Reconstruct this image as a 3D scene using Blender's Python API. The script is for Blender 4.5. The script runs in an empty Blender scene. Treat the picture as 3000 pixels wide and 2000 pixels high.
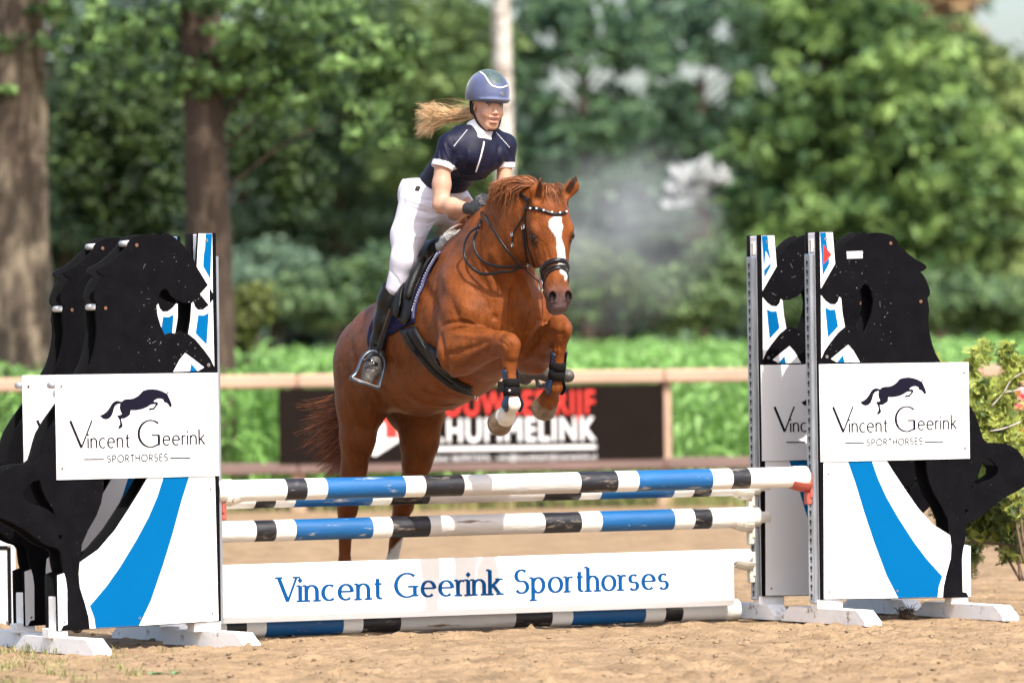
import bpy, bmesh, math, random
import numpy as np
from mathutils import Vector, Matrix
from mathutils.bvhtree import BVHTree
SC = bpy.context.scene
R = math.radians
# ------------------------------------------------------------------ camera, sky, sun, exposure
F = 16667.0; CAMH = 1.36
ROT = Matrix.Rotation(R(90.0 + 0.2647), 3, 'X') @ Matrix.Rotation(R(-0.8), 3, 'Z')
CAM = Vector((0, 0, CAMH))
cd = bpy.data.cameras.new('camera'); cam = bpy.data.objects.new('camera', cd)
SC.collection.objects.link(cam); SC.camera = cam
cam.matrix_world = Matrix.Translation(CAM) @ ROT.to_4x4()
cd.lens = 200; cd.sensor_width = 36; cd.clip_start = 1; cd.clip_end = 2000
cd.dof.use_dof = True; cd.dof.focus_distance = 28.9; cd.dof.aperture_fstop = 2.6
w = bpy.data.worlds.new('World'); SC.world = w; w.use_nodes = True
nt = w.node_tree; sky = nt.nodes.new('ShaderNodeTexSky'); sky.sky_type = 'NISHITA'; sky.sun_disc = False
SUN_EL, SUN_AZ = 51.0, 155.0
sky.sun_elevation = R(SUN_EL); sky.sun_rotation = R(SUN_AZ); sky.dust_density = 3.5; sky.air_density = 1.0
nt.links.new(sky.outputs[0], nt.nodes['Background'].inputs[0]); nt.nodes['Background'].inputs[1].default_value = 0.15
sd = bpy.data.lights.new('sun', 'SUN'); sun = bpy.data.objects.new('sun', sd); SC.collection.objects.link(sun)
sd.energy = 3.5; sd.angle = R(0.53); sd.color = (1.0, 0.955, 0.88)
sdir = Vector((math.sin(R(SUN_AZ)) * math.cos(R(SUN_EL)), math.cos(R(SUN_AZ)) * math.cos(R(SUN_EL)), math.sin(R(SUN_EL))))
sun.rotation_euler = sdir.to_track_quat('Z', 'Y').to_euler()
SC.view_settings.view_transform = 'Standard'; SC.view_settings.look = 'None'
SC.view_settings.exposure = 1.0; SC.view_settings.gamma = 1
SC.cycles.max_bounces = 8; SC.cycles.transparent_max_bounces = 8
try: SC.cycles.use_denoising = True
except Exception: pass
# ------------------------------------------------------------------ small helpers
def ray(px, py):
    return (ROT @ Vector(((px - 1500) / F, (1000 - py) / F, -1.0))).normalized()
def atY(px, py, Y):
    d = ray(px, py); return CAM + d * (Y / d.y)
TH = R(27.0); U = Vector((math.cos(TH), math.sin(TH), 0)); N = Vector((-math.sin(TH), math.cos(TH), 0))  # along the jump / away from camera
C1 = Vector((0, 29, 0))
def on_plane(px, py, off=0.0):
    d = ray(px, py); P0 = C1 + N * off
    t = (P0 - CAM).dot(N) / d.dot(N); p = CAM + d * t
    return (p - C1).dot(U), p.z
# horse frame: s forward, l to the horse's left, z up
HO = Vector((0.0, 28.95, 0)); HF = -N; HL_ = U
HM = Matrix(((HF.x, HL_.x, 0, HO.x), (HF.y, HL_.y, 0, HO.y), (0, 0, 1, 0), (0, 0, 0, 1)))
HMI = HM.inverted()
def hl(px, py, l):
    d = ray(px, py); t = (l - (CAM - HO).dot(HL_)) / d.dot(HL_)
    return HMI @ (CAM + d * t)
def hs(px, py, s):
    d = ray(px, py); t = (s - (CAM - HO).dot(HF)) / d.dot(HF)
    return HMI @ (CAM + d * t)
def link(o, parent=None):
    SC.collection.objects.link(o)
    if parent: o.parent = parent
    return o
def tag(o, label=None, cat=None, group=None, kind=None):
    if label: o['label'] = label
    if cat: o['category'] = cat
    if group: o['group'] = group
    if kind: o['kind'] = kind
    return o
def empty(name, mat=None, label=None, cat=None, group=None):
    o = bpy.data.objects.new(name, None); SC.collection.objects.link(o)
    o.empty_display_size = .1
    if mat is not None: o.matrix_world = mat
    return tag(o, label, cat, group)
def mesh_obj(name, verts, faces, mats, parent=None, smooth=False, mi=None):
    me = bpy.data.meshes.new(name); me.from_pydata([tuple(v) for v in verts], [], [tuple(f) for f in faces])
    for m in (mats if isinstance(mats, (list, tuple)) else [mats]): me.materials.append(m)
    if mi is not None: me.polygons.foreach_set('material_index', mi)
    if smooth: me.polygons.foreach_set('use_smooth', [True] * len(me.polygons))
    me.update(); o = bpy.data.objects.new(name, me)
    return link(o, parent)
def np_mesh(name, V, Fc, mats, parent=None, smooth=True, mi=None):
    """V (n,3), Fc (m,k) all the same polygon size"""
    me = bpy.data.meshes.new(name); n, k = Fc.shape
    me.vertices.add(len(V)); me.vertices.foreach_set('co', np.asarray(V, np.float32).ravel())
    me.loops.add(n * k); me.loops.foreach_set('vertex_index', Fc.astype(np.int32).ravel())
    me.polygons.add(n); me.polygons.foreach_set('loop_start', np.arange(0, n * k, k, dtype=np.int32))
    for m in (mats if isinstance(mats, (list, tuple)) else [mats]): me.materials.append(m)
    if mi is not None: me.polygons.foreach_set('material_index', mi.astype(np.int32))
    me.polygons.foreach_set('use_smooth', np.full(n, smooth))
    me.update(calc_edges=True); me.validate()
    return link(bpy.data.objects.new(name, me), parent)
def set_col(o, cols, name='col'):
    a = o.data.color_attributes.new(name, 'FLOAT_COLOR', 'POINT')
    c = np.ones((len(o.data.vertices), 4), np.float32); c[:, :3] = cols; a.data.foreach_set('color', c.ravel())
class B:
    """collects pieces into one mesh"""
    def __init__(s): s.v = []; s.f = []; s.m = []
    def add(s, v, f, m=0):
        n = len(s.v); s.v += [Vector(p) for p in v]; s.f += [tuple(i + n for i in q) for q in f]; s.m += [m] * len(f)
    def box(s, lo, hi, m=0, bev=0.0, M=None):
        x0, y0, z0 = lo; x1, y1, z1 = hi
        if bev <= 0:
            v = [(x0,y0,z0),(x1,y0,z0),(x1,y1,z0),(x0,y1,z0),(x0,y0,z1),(x1,y0,z1),(x1,y1,z1),(x0,y1,z1)]
            f = [(0,3,2,1),(4,5,6,7),(0,1,5,4),(1,2,6,5),(2,3,7,6),(3,0,4,7)]
        else:
            bm = bmesh.new(); bmesh.ops.create_cube(bm, size=1)
            for q in bm.verts: q.co = Vector(((x0+x1)/2 + q.co.x*(x1-x0), (y0+y1)/2 + q.co.y*(y1-y0), (z0+z1)/2 + q.co.z*(z1-z0)))
            bmesh.ops.bevel(bm, geom=bm.edges[:], offset=bev, segments=1, affect='EDGES')
            bm.verts.index_update(); v = [q.co.copy() for q in bm.verts]; f = [[q.index for q in p.verts] for p in bm.faces]; bm.free()
        if M is not None: v = [M @ Vector(p) for p in v]
        s.add(v, f, m)
    def tube(s, pts, rad, n=8, m=0, cap=True, flat=None, closed=False):
        """rad scalar or list; flat=(normal vector list or vector, ratio) flattens along that direction"""
        pts = [Vector(p) for p in pts]; k = len(pts); rs = rad if isinstance(rad, (list, tuple)) else [rad] * k
        v = []; prev = None
        for i, p in enumerate(pts):
            if closed: t = (pts[(i+1) % k] - pts[i-1]).normalized()
            else: t = (pts[min(i+1, k-1)] - pts[max(i-1, 0)]).normalized()
            if flat is not None:
                a = (flat[0][i] if isinstance(flat[0], list) else Vector(flat[0])); a = (a - t * a.dot(t)).normalized()
                b_ = t.cross(a); ra = rs[i] * flat[1]; rb = rs[i]
            else:
                if prev is None: a = t.orthogonal().normalized()
                else: a = (prev - t * prev.dot(t)).normalized()
                b_ = t.cross(a); ra = rb = rs[i]
            prev = a
            for j in range(n):
                q = 2 * math.pi * j / n; v.append(p + a * (math.cos(q) * ra) + b_ * (math.sin(q) * rb))
        f = [(i*n+j, i*n+(j+1) % n, (i+1)*n+(j+1) % n, (i+1)*n+j) for i in range(k-1) for j in range(n)]
        if closed: f += [((k-1)*n+j, (k-1)*n+(j+1) % n, (j+1) % n, j) for j in range(n)]
        elif cap: f += [tuple(range(n))[::-1], tuple(range((k-1)*n, k*n))]
        s.add(v, f, m)
    def ball(s, c, r, n=8, m=0, sc=(1,1,1)):
        bm = bmesh.new(); bmesh.ops.create_uvsphere(bm, u_segments=n, v_segments=max(4, n*2//3), radius=r)
        bm.verts.index_update(); s.add([Vector(c) + Vector((q.co.x*sc[0], q.co.y*sc[1], q.co.z*sc[2])) for q in bm.verts], [[q.index for q in p.verts] for p in bm.faces], m); bm.free()
    def build(s, name, mats, parent=None, smooth=False):
        return mesh_obj(name, s.v, s.f, mats, parent, smooth, s.m)
def smooth_path(pts, n=8):
    P = [Vector(p) for p in pts]; out = []
    for i in range(len(P)-1):
        p0 = P[max(i-1,0)]; p1 = P[i]; p2 = P[i+1]; p3 = P[min(i+2,len(P)-1)]
        for k in range(n):
            t = k / n
            out.append(0.5*((2*p1)+(p2-p0)*t+(2*p0-5*p1+4*p2-p3)*t*t+(3*p1-p0-3*p2+p3)*t**3))
    out.append(P[-1]); return out
def shape2d(name, loops, th, mats, parent=None, bevel=0.0, M=None, smooth_n=0):
    """flat board: loops of (x, z) -> extruded along -y by th, front face at y=0 .. back at y=th"""
    cu = bpy.data.curves.new(name, 'CURVE'); cu.dimensions = '2D'; cu.fill_mode = 'BOTH'; cu.extrude = th / 2 - bevel
    cu.bevel_depth = bevel; cu.bevel_resolution = 0
    for lp in loops:
        if smooth_n:
            lp = [(p.x, p.y) for p in smooth_path([(a, b, 0) for a, b in lp] , smooth_n)]
        sp = cu.splines.new('POLY'); sp.points.add(len(lp) - 1)
        for q, (a, b) in zip(sp.points, lp): q.co = (a, b, 0, 1)
        sp.use_cyclic_u = True
    return curve_mesh(name, cu, th, mats, parent)
def curve_mesh(name, cu, th, mats, parent):
    o = bpy.data.objects.new(name + '_tmp', cu); SC.collection.objects.link(o)
    dg = bpy.context.evaluated_depsgraph_get(); me = bpy.data.meshes.new_from_object(o.evaluated_get(dg))
    SC.collection.objects.unlink(o); bpy.data.objects.remove(o); bpy.data.curves.remove(cu)
    me.transform(Matrix.Translation((0, th / 2, 0)) @ Matrix.Rotation(R(90), 4, 'X'))
    me.materials.clear()
    for m in (mats if isinstance(mats, (list, tuple)) else [mats]): me.materials.append(m)
    me.name = name
    return link(bpy.data.objects.new(name, me), parent)
# ------------------------------------------------------------------ materials
def srgb(r, g, b):
    f = lambda c: ((c/255+0.055)/1.055)**2.4 if c/255 > 0.04045 else c/255/12.92
    return (f(r), f(g), f(b))
def mat(name, col, rough=.6, var=0.0, scale=8.0, bump=0.0, bscale=60.0, metal=0.0, attr=None, spec=.5, sub=0.0, stretch=None, col2=None, thr=None, sheen=0, dirt=None, trans=0.0, coat=0.0, bdist=.02):
    m = bpy.data.materials.new(name); m.use_nodes = True; T = m.node_tree; n = T.nodes; L = T.links; b = n['Principled BSDF']
    b.inputs['Roughness'].default_value = rough; b.inputs['Metallic'].default_value = metal
    b.inputs['Specular IOR Level'].default_value = spec
    if coat: b.inputs['Coat Weight'].default_value = coat; b.inputs['Coat Roughness'].default_value = .25
    if sheen: b.inputs['Sheen Weight'].default_value = sheen; b.inputs['Sheen Roughness'].default_value = .4
    if sub: b.inputs['Subsurface Weight'].default_value = sub; b.inputs['Subsurface Radius'].default_value = (.02, .008, .004); b.inputs['Subsurface Scale'].default_value = .6
    tc = n.new('ShaderNodeTexCoord'); vec = tc.outputs['Object']
    if stretch:
        mp = n.new('ShaderNodeMapping'); mp.inputs['Scale'].default_value = stretch; L.new(vec, mp.inputs[0]); vec = mp.outputs[0]
    def noise(sc, det=4, r=.6):
        x = n.new('ShaderNodeTexNoise'); x.inputs['Scale'].default_value = sc; x.inputs['Detail'].default_value = det; x.inputs['Roughness'].default_value = r; L.new(vec, x.inputs['Vector']); return x
    if attr:
        a = n.new('ShaderNodeAttribute'); a.attribute_name = attr; base = a.outputs['Color']
    else:
        a = n.new('ShaderNodeRGB'); a.outputs[0].default_value = (*col, 1); base = a.outputs[0]
    def mix(fac, c1, c2, mode='MIX'):
        x = n.new('ShaderNodeMix'); x.data_type = 'RGBA'; x.blend_type = mode
        for s_, val in ((x.inputs[0], fac), (x.inputs[6], c1), (x.inputs[7], c2)):
            if hasattr(val, 'is_linked'): L.new(val, s_)
            elif isinstance(val, tuple): s_.default_value = (*val, 1)
            else: s_.default_value = val
        return x.outputs[2]
    def ramp(src, lo, hi):
        x = n.new('ShaderNodeMapRange'); x.inputs[1].default_value = lo; x.inputs[2].default_value = hi; L.new(src, x.inputs[0]); return x.outputs[0]
    if col2:
        t0, t1 = thr or (.4, .6); base = mix(ramp(noise(scale).outputs[0], t0, t1), base, col2)
    if var:
        x = noise(scale * 1.7, 6).outputs[0]; mr = n.new('ShaderNodeMapRange'); mr.inputs[3].default_value = 1 - var; mr.inputs[4].default_value = 1 + var; mr.inputs[1].default_value = .3; mr.inputs[2].default_value = .7
        L.new(x, mr.inputs[0]); vm = n.new('ShaderNodeVectorMath'); vm.operation = 'SCALE'; L.new(base, vm.inputs[0]); L.new(mr.outputs[0], vm.inputs['Scale']); base = vm.outputs[0]
    if dirt:   # (colour, scale, lo, hi)
        base = mix(ramp(noise(dirt[1], 5, .7).outputs[0], dirt[2], dirt[3]), base, dirt[0])
    L.new(base, b.inputs['Base Color'])
    if bump:
        bp = n.new('ShaderNodeBump'); bp.inputs['Strength'].default_value = bump; bp.inputs['Distance'].default_value = bdist
        L.new(noise(bscale, 5).outputs[0], bp.inputs['Height']); L.new(bp.outputs[0], b.inputs['Normal'])
    if trans:
        tr = n.new('ShaderNodeBsdfTranslucent'); L.new(base, tr.inputs[0]); ms = n.new('ShaderNodeMixShader'); ms.inputs[0].default_value = trans
        L.new(b.outputs[0], ms.inputs[1]); L.new(tr.outputs[0], ms.inputs[2]); L.new(ms.outputs[0], n['Material Output'].inputs[0])
    return m
# ------------------------------------------------------------------ signed distance modelling (bodies of horse and rider)
class SDF:
    def __init__(s, lo, hi, h):
        s.lo = np.array(lo, np.float32); s.h = h; s.n = [int(math.ceil((hi[i]-lo[i])/h)) for i in range(3)]
        s.ax = [s.lo[i] + h*np.arange(s.n[i], dtype=np.float32) for i in range(3)]
        s.F = np.full(s.n, .25, np.float32)
    def _sub(s, lo, hi):
        sl = []
        for i in range(3):
            a = max(0, int((lo[i]-s.lo[i])/s.h)); b = min(s.n[i], int((hi[i]-s.lo[i])/s.h)+2)
            if b <= a: return None
            sl.append(slice(a, b))
        return tuple(sl), (s.ax[0][sl[0]][:,None,None], s.ax[1][sl[1]][None,:,None], s.ax[2][sl[2]][None,None,:])
    def put(s, fn, lo, hi, k, op='add'):
        r = s._sub([a-k-.06 for a in lo], [a+k+.06 for a in hi])
        if r is None: return
        sl, (X, Y, Z) = r; d = fn(X, Y, Z); A = s.F[sl]
        if op == 'add':
            hh = np.maximum(k-np.abs(A-d), 0)/k if k > 0 else 0; s.F[sl] = np.minimum(A, d) - hh*hh*k/4
        else:
            d = -d; hh = np.maximum(k-np.abs(A-d), 0)/k if k > 0 else 0; s.F[sl] = np.maximum(A, d) + hh*hh*k/4
    def cone(s, a, b, ra, rb, k=.03, sq=None, op='add'):
        """capsule from a to b; sq=(axis, factor): factor<1 makes it thinner along axis"""
        a = np.array(a, float); b = np.array(b, float); ab = b-a; L2 = max(ab@ab, 1e-9); R_ = max(ra, rb)
        mf = 1.0
        if sq is not None:
            n = np.array(sq[0], float); n /= np.linalg.norm(n); f = 1/sq[1]-1; mf = min(1.0, sq[1]); R_ = R_*max(1, sq[1])
        def fn(X, Y, Z):
            px, py, pz = X-a[0], Y-a[1], Z-a[2]
            t = np.clip((px*ab[0]+py*ab[1]+pz*ab[2])/L2, 0, 1)
            qx, qy, qz = px-t*ab[0], py-t*ab[1], pz-t*ab[2]
            if sq is not None:
                dd = (qx*n[0]+qy*n[1]+qz*n[2])*f; qx = qx+dd*n[0]; qy = qy+dd*n[1]; qz = qz+dd*n[2]
            d = np.sqrt(qx*qx+qy*qy+qz*qz) - (ra+(rb-ra)*t)
            return d*(mf**.5)
        s.put(fn, np.minimum(a, b)-R_, np.maximum(a, b)+R_, k, op)
    def ell(s, c, r, k=.03, ax=None, op='add'):
        """ax: 3 orthonormal axes as rows"""
        c = np.array(c, float); r = np.array(r, float); A = np.eye(3) if ax is None else np.array([list(v) for v in ax], float); R_ = r.max()
        def fn(X, Y, Z):
            p = [X-c[0], Y-c[1], Z-c[2]]
            q = [p[0]*A[i,0]+p[1]*A[i,1]+p[2]*A[i,2] for i in range(3)]
            k0 = np.sqrt(sum((q[i]/r[i])**2 for i in range(3))); k1 = np.sqrt(sum((q[i]/r[i]**2)**2 for i in range(3)))+1e-6
            return k0*(k0-1)/k1
        s.put(fn, c-R_, c+R_, k, op)
    def chain(s, pts, rs, k=.03, sq=None):
        for i in range(len(pts)-1): s.cone(pts[i], pts[i+1], rs[i], rs[i+1], k, sq)
    def mesh(s, iso=0.0):
        F_ = s.F - iso; n = F_.shape; ins = F_ < 0
        mix = np.zeros([a-1 for a in n], np.int8)
        cnt = np.zeros([a-1 for a in n], np.int8)
        for i in (0,1):
            for j in (0,1):
                for k in (0,1): cnt += ins[i:n[0]-1+i, j:n[1]-1+j, k:n[2]-1+k]
        act = (cnt > 0) & (cnt < 8); idx = np.full(act.shape, -1, np.int64); C = np.argwhere(act); idx[tuple(C.T)] = np.arange(len(C))
        acc = np.zeros((len(C), 3)); w_ = np.zeros(len(C))
        co = [(i,j,k) for i in (0,1) for j in (0,1) for k in (0,1)]
        for a in co:
            for d in range(3):
                if a[d]: continue
                b = list(a); b[d] = 1
                Fa = F_[C[:,0]+a[0], C[:,1]+a[1], C[:,2]+a[2]]; Fb = F_[C[:,0]+b[0], C[:,1]+b[1], C[:,2]+b[2]]
                x = (Fa < 0) != (Fb < 0); t = np.where(x, Fa/np.where(x, Fa-Fb, 1), 0)
                p = np.array(a, float)[None,:].repeat(len(C), 0); p[:, d] = t
                acc[x] += p[x]; w_[x] += 1
        V = (C + acc/w_[:,None])*s.h + s.lo
        faces = []
        for d in range(3):
            a = [slice(None)]*3; b = [slice(None)]*3; a[d] = slice(0, n[d]-1); b[d] = slice(1, n[d])
            ia = ins[tuple(a)]; ib = ins[tuple(b)]; ch = ia != ib
            e = np.argwhere(ch); u, v = [(1,2),(2,0),(0,1)][d]
            ok = (e[:,u] > 0) & (e[:,v] > 0) & (e[:,u] < n[u]-1) & (e[:,v] < n[v]-1); e = e[ok]
            q = []
            for du, dv in ((-1,-1),(0,-1),(0,0),(-1,0)):
                c = e.copy(); c[:,u] += du; c[:,v] += dv; q.append(idx[c[:,0], c[:,1], c[:,2]])
            q = np.stack(q, 1); fl = ia[e[:,0], e[:,1], e[:,2]]
            q[~fl] = q[~fl][:, ::-1]; faces.append(q)
        Fc = np.concatenate(faces); Fc = Fc[(Fc >= 0).all(1)]
        return V, Fc
# ------------------------------------------------------------------ jump: materials
m_black = mat('black_board', (.0052, .0050, .0062), .65, .25, 6, .12, 90, spec=.02, dirt=((.13, .13, .14), 48, .665, .74))
m_edge = mat('board_edge', (.008, .008, .009), .6, spec=.05)
m_white = mat('white_print', (.74, .74, .74), .35, .015, 3, dirt=((.36, .33, .29), 36, .70, .77))
m_blue = mat('blue_print', (.0, .10, .27), .6, .03, 5, spec=.04, dirt=((.3, .42, .55), 50, .70, .76))
m_ink = mat('ink', (.006, .005, .014), .6, spec=.1)
m_ink2 = mat('thin_ink', (.1, .1, .11), .45)
m_red = mat('red_print', (.75, .02, .015), .4)
m_tape = mat('grey_tape', (.55, .56, .58), .4, .05, 30)
m_wood = mat('white_painted_wood', (.78, .77, .73), .45, .04, 5, .25, 30, stretch=(.15, 1, 1), dirt=((.28, .20, .13), 15, .62, .70))
m_wcent = mat('worn_white_paint', (.50, .48, .46), .55, .10, 5, .4, 30, stretch=(.2, 1, 1), dirt=((.14, .085, .05), 11, .62, .68))
m_pblue = mat('blue_paint', (.001, .085, .25), .5, .16, 5, .2, 30, stretch=(.25, 1, 1), dirt=((.34, .34, .34), 26, .60, .68))
m_pblack = mat('black_paint', (.009, .009, .013), .42, .4, 5, .25, 30, stretch=(.25, 1, 1), dirt=((.22, .185, .15), 20, .57, .66))
m_cap = mat('plastic_cap', (.70, .67, .6), .45, .08, 8, dirt=((.3, .27, .2), 20, .6, .7))
m_post = mat('white_powder_coat', (.84, .83, .84), .4, .04, 8, dirt=((.4, .33, .25), 12, .68, .78))
m_foot = mat('white_foot_paint', (.86, .855, .85), .45, .05, 6, .1, 40, dirt=((.26, .18, .11), 12, .58, .70))
m_zinc = mat('galvanised_steel', (.42, .45, .5), .38, .25, 10, metal=.85, stretch=(1, 1, .2))
m_hole = mat('slot_dark', (.02, .022, .025), .7)
m_screw = mat('screw', (.4, .38, .37), .35, metal=.7)
m_copper = mat('rusty_screw', (.26, .12, .07), .5, metal=.3)
m_redpl = mat('red_plastic', (.42, .085, .06), .5, .1, 12)
m_whpl = mat('aged_white_plastic', (.68, .64, .55), .5, .08, 10, dirt=((.12, .13, .1), 30, .6, .68))
m_spacer = mat('grey_spacer', (.6, .6, .6), .4)
# ------------------------------------------------------------------ lettering drawn with a broad nib
def arc(cx, cy, rx, ry, a0, a1, n=14):
    return [(cx + rx*math.cos(R(a0+(a1-a0)*i/n)), cy + ry*math.sin(R(a0+(a1-a0)*i/n))) for i in range(n+1)]
LC = {  # x-height 1
 'i': ([[(0,0),(0,1)], 'dot'], .0), 'n': ([[(0,0),(0,1)], [(0,.62)]+arc(.33,.62,.33,.38,150,0,8)+[(.66,0)]], .66),
 'c': ([arc(.4,.5,.4,.5,52,310,18)], .64), 'e': ([[(.03,.54),(.76,.54)]+arc(.4,.5,.4,.5,6,312,22)], .78),
 't': ([[(.2,1.32),(.2,.25)]+arc(.42,.22,.22,.22,190,285,5), [(0,.97),(.46,.97)]], .42), 'r': ([[(0,0),(0,1)], [(0,.6)]+arc(.26,.66,.26,.32,160,55,6)], .29),
 'k': ([[(0,0),(0,1.62)], [(.6,1),(.04,.46)], [(.2,.6),(.66,0)]], .66), 'o': ([arc(.42,.5,.42,.5,90,450,24)], .84),
 'p': ([[(0,-.5),(0,1)], arc(.36,.5,.38,.5,150,-150,18)], .76), 'h': ([[(0,0),(0,1.6)], [(0,.62)]+arc(.33,.62,.33,.38,150,0,8)+[(.66,0)]], .66),
 's': ([arc(.28,.74,.26,.26,40,250,10)+arc(.28,.25,.27,.27,75,-150,10)], .56),
}
UC = {  # cap height 1
 'V': ([[(0,1),(.35,0)], [(.35,0),(.7,1)]], .60), 'G': ([arc(.46,.5,.46,.5,48,300,22)+[(.78,.1)], [(.78,.06),(.78,.44)], [(.5,.44),(.8,.44)]], .84),
 'S': ([arc(.26,.74,.24,.25,40,250,10)+arc(.26,.26,.26,.26,75,-150,10)], .52), 'P': ([[(0,0),(0,1)], [(0,.98),(.25,.98)]+arc(.27,.72,.25,.26,85,-85,8)+[(0,.46)]], .52),
 'O': ([arc(.48,.5,.48,.5,90,450,26)], .96), 'R': ([[(0,0),(0,1)], [(0,.98),(.25,.98)]+arc(.27,.73,.24,.25,85,-85,8)+[(0,.48)], [(.24,.48),(.54,0)]], .54),
 'T': ([[(.26,0),(.26,1)], [(0,.98),(.52,.98)]], .52), 'H': ([[(0,0),(0,1)], [(.6,0),(.6,1)], [(0,.52),(.6,.52)]], .6), 'E': ([[(0,0),(0,1)], [(0,.98),(.45,.98)], [(0,.52),(.42,.52)], [(0,.02),(.45,.02)]], .46),
}
def nib(bb, pts, a, b, dy, mi=0, th=.0006):
    """flat ribbon in the xz plane facing -y; a half thickness of uprights, b of horizontals"""
    n = len(pts); L_ = []; R__ = []
    for i, p in enumerate(pts):
        q0 = pts[max(i-1, 0)]; q1 = pts[min(i+1, n-1)]; tx, tz = q1[0]-q0[0], q1[1]-q0[1]; l = math.hypot(tx, tz) or 1
        nx, nz = -tz/l, tx/l; h = math.sqrt((a*nx)**2 + (b*nz)**2)
        L_.append((p[0]+nx*h, dy, p[1]+nz*h)); R__.append((p[0]-nx*h, dy, p[1]-nz*h))
    bb.add(L_+R__, [(i, i+1, n+i+1, n+i) for i in range(n-1)], mi)
def write(bb, text, x0, x1, z0, hx, hc, a, b, dy, serif=0.0, gap=.36, space=.7, slope=0.0, caps=None):
    """fits text between x0 and x1; hx x-height, hc cap height"""
    items = []; x = 0
    for ch in text:
        if ch == ' ': x += space*hx; continue
        if ch in LC and ch.islower(): st, w_ = LC[ch]; s_ = hx
        else: st, w_ = UC[ch]; s_ = hc
        items.append((ch, st, x, s_)); x += w_*s_ + gap*hx
    x -= gap*hx; k = (x1-x0)/x; c = 0
    for ch, st, xo, s_ in items:
        for q in st:
            c += 1; d = dy - .00012*(c % 5)
            f = lambda p: (x0+(xo+p[0]*s_)*k, z0+p[1]*s_+slope*(xo+p[0]*s_)*k)
            if q == 'dot':
                cx, cz = f((0, 1.36)); r = a*1.35
                bb.add([(cx-r,d,cz),(cx,d,cz-r),(cx+r,d,cz),(cx,d,cz+r)], [(0,1,2,3)]); continue
            pts = [f(p) for p in q]; aa, bb_ = a, b
            if ch == 'V' and q[0][1] == 0: aa = a*.62
            nib(bb, pts, aa, bb_, d)
            if serif:
                up = abs(q[0][0]-q[-1][0]) < .02 and len(q) == 2
                ends = []
                if up: ends = [q[0]] + ([q[1]] if ch in 'iknhpr' or ch.isupper() else [])
                elif ch in 'nh' and len(q) > 4: ends = [q[-1]]
                elif ch == 'k': ends = [q[-1]] if q[0][1] < 1 else [q[0]]
                elif ch == 'V': ends = [q[0]] if q[0][1] == 1 else [q[1]]
                for e in ends:
                    ex, ez = f(e); w2 = serif*(1.0 if ez < f((0, .6))[1] or ch in 'V' or ch == 'k' and q[0][0] > .3 else 1.0)
                    l_ = -w2 if True else 0; r_ = w2
                    if up and e == q[1] and ch.islower(): r_ = 0
                    nib(bb, [(ex+l_, ez), (ex+r_, ez)], b, b, d-.0001)
# ------------------------------------------------------------------ traced wing shapes -> metres in the plane of the jump
zA = lambda X, Y: (2150 + X/2.613, 650 + Y/2.613)
zB = lambda X, Y: (2100 + X/2.412, 1200 + Y/2.412)
TRi = on_plane(2402, 1400)[0]; TLi = on_plane(641.5, 1400)[0]
def wA(pts): return [(lambda q: (q[0]-TRi, q[1]))(on_plane(*zA(*p))) for p in pts]
def wB(pts): return [(lambda q: (q[0]-TRi, q[1]))(on_plane(*zB(*p))) for p in pts]
Z0 = wB([(752, 1339)])[0][1]; ZT = wA([(655, 78)])[0][1]
outA = wA([(757,78),(778,320),(785,290),(800,262),(840,195),(895,135),(950,95),(990,78),(1005,82),(1018,99),(1060,88),(1110,84),(1170,92),(1225,115),(1250,145),(1256,168),(1290,203),(1340,250),(1395,292),(1440,312),(1468,333),(1476,350),(1455,370),(1425,383),(1448,405),(1470,440),(1490,490),(1501,530),(1499,560),(1482,580),(1488,620),(1495,680),(1489,722),(1490,790),(1500,860),(1520,940),(1545,1010),(1582,1072),(1640,1180),(1730,1300),(1800,1395)])
outB = wB([(1830,40),(1850,100),(1870,170),(1885,212),(1915,233),(1970,235),(2030,240),(2080,255),(2130,290),(2165,335),(2195,400),(2208,450),(2205,500),(2178,540),(2120,575),(2060,605),(1990,650),(1930,700),(1880,745),(1830,772),(1785,788),(1765,815),(1762,860),(1756,915),(1748,946),(1795,960),(1798,1322)])
W_ = [(0, Z0)] + [(0, ZT)] + outA + outB
holes = [wB([(1195,352),(1250,440),(1330,560),(1420,690),(1530,810),(1646,884),(1640,850),(1632,770),(1590,680),(1535,590),(1503,510),(1486,430),(1480,352)]),
         wB([(1885,338),(1925,345),(1965,375),(1992,415),(1985,457),(1945,490),(1890,507),(1830,542),(1785,583),(1808,530),(1850,455),(1873,390)]),
         wA([(985,490),(1003,474),(1030,485),(1055,530),(1070,600),(1064,670),(1045,740),(1004,845),(950,815),(900,795),(853,800),(833,700),(820,580),(870,580),(930,555),(965,525)]),
         wB([(1752,702),(1778,702),(1765,752)])]
whites = [wA([(657,80),(756,80),(775,320),(665,512)]),
          wA([(666,560),(700,602),(738,630),(775,632),(798,606),(806,573),(820,583),(831,700),(850,803),(798,846),(740,920),(695,985),(669,1045)]),
          wA([(742,1048),(800,1000),(875,940),(915,985),(965,1073),(789,1073)]),
          wB([(754,352),(1195,352),(1250,441),(1330,561),(1420,691),(1530,811),(1648,886),(1657,960),(1652,1050),(1622,1160),(1602,1250),(1597,1323),(757,1336)]),
          wB([(1750,950),(1793,962),(1796,1320),(1780,1320),(1764,1290),(1738,1285),(1736,1180),(1733,1060),(1740,990)])]
blues = [wA([(658,82),(705,82),(712,180),(724,240),(729,318),(680,410),(670,250)]),
         wA([(698,655),(735,672),(775,670),(797,800),(720,884)]), wA([(790,1073),(835,1018),(846,1073)]),
         wB([(922,353),(1092,353),(1140,490),(1200,620),(1280,760),(1390,930),(1480,1050),(1593,1175),(1568,1250),(1560,1322),(1281,1327),(1200,1170),(1110,930),(1040,720),(980,520)])]
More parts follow.
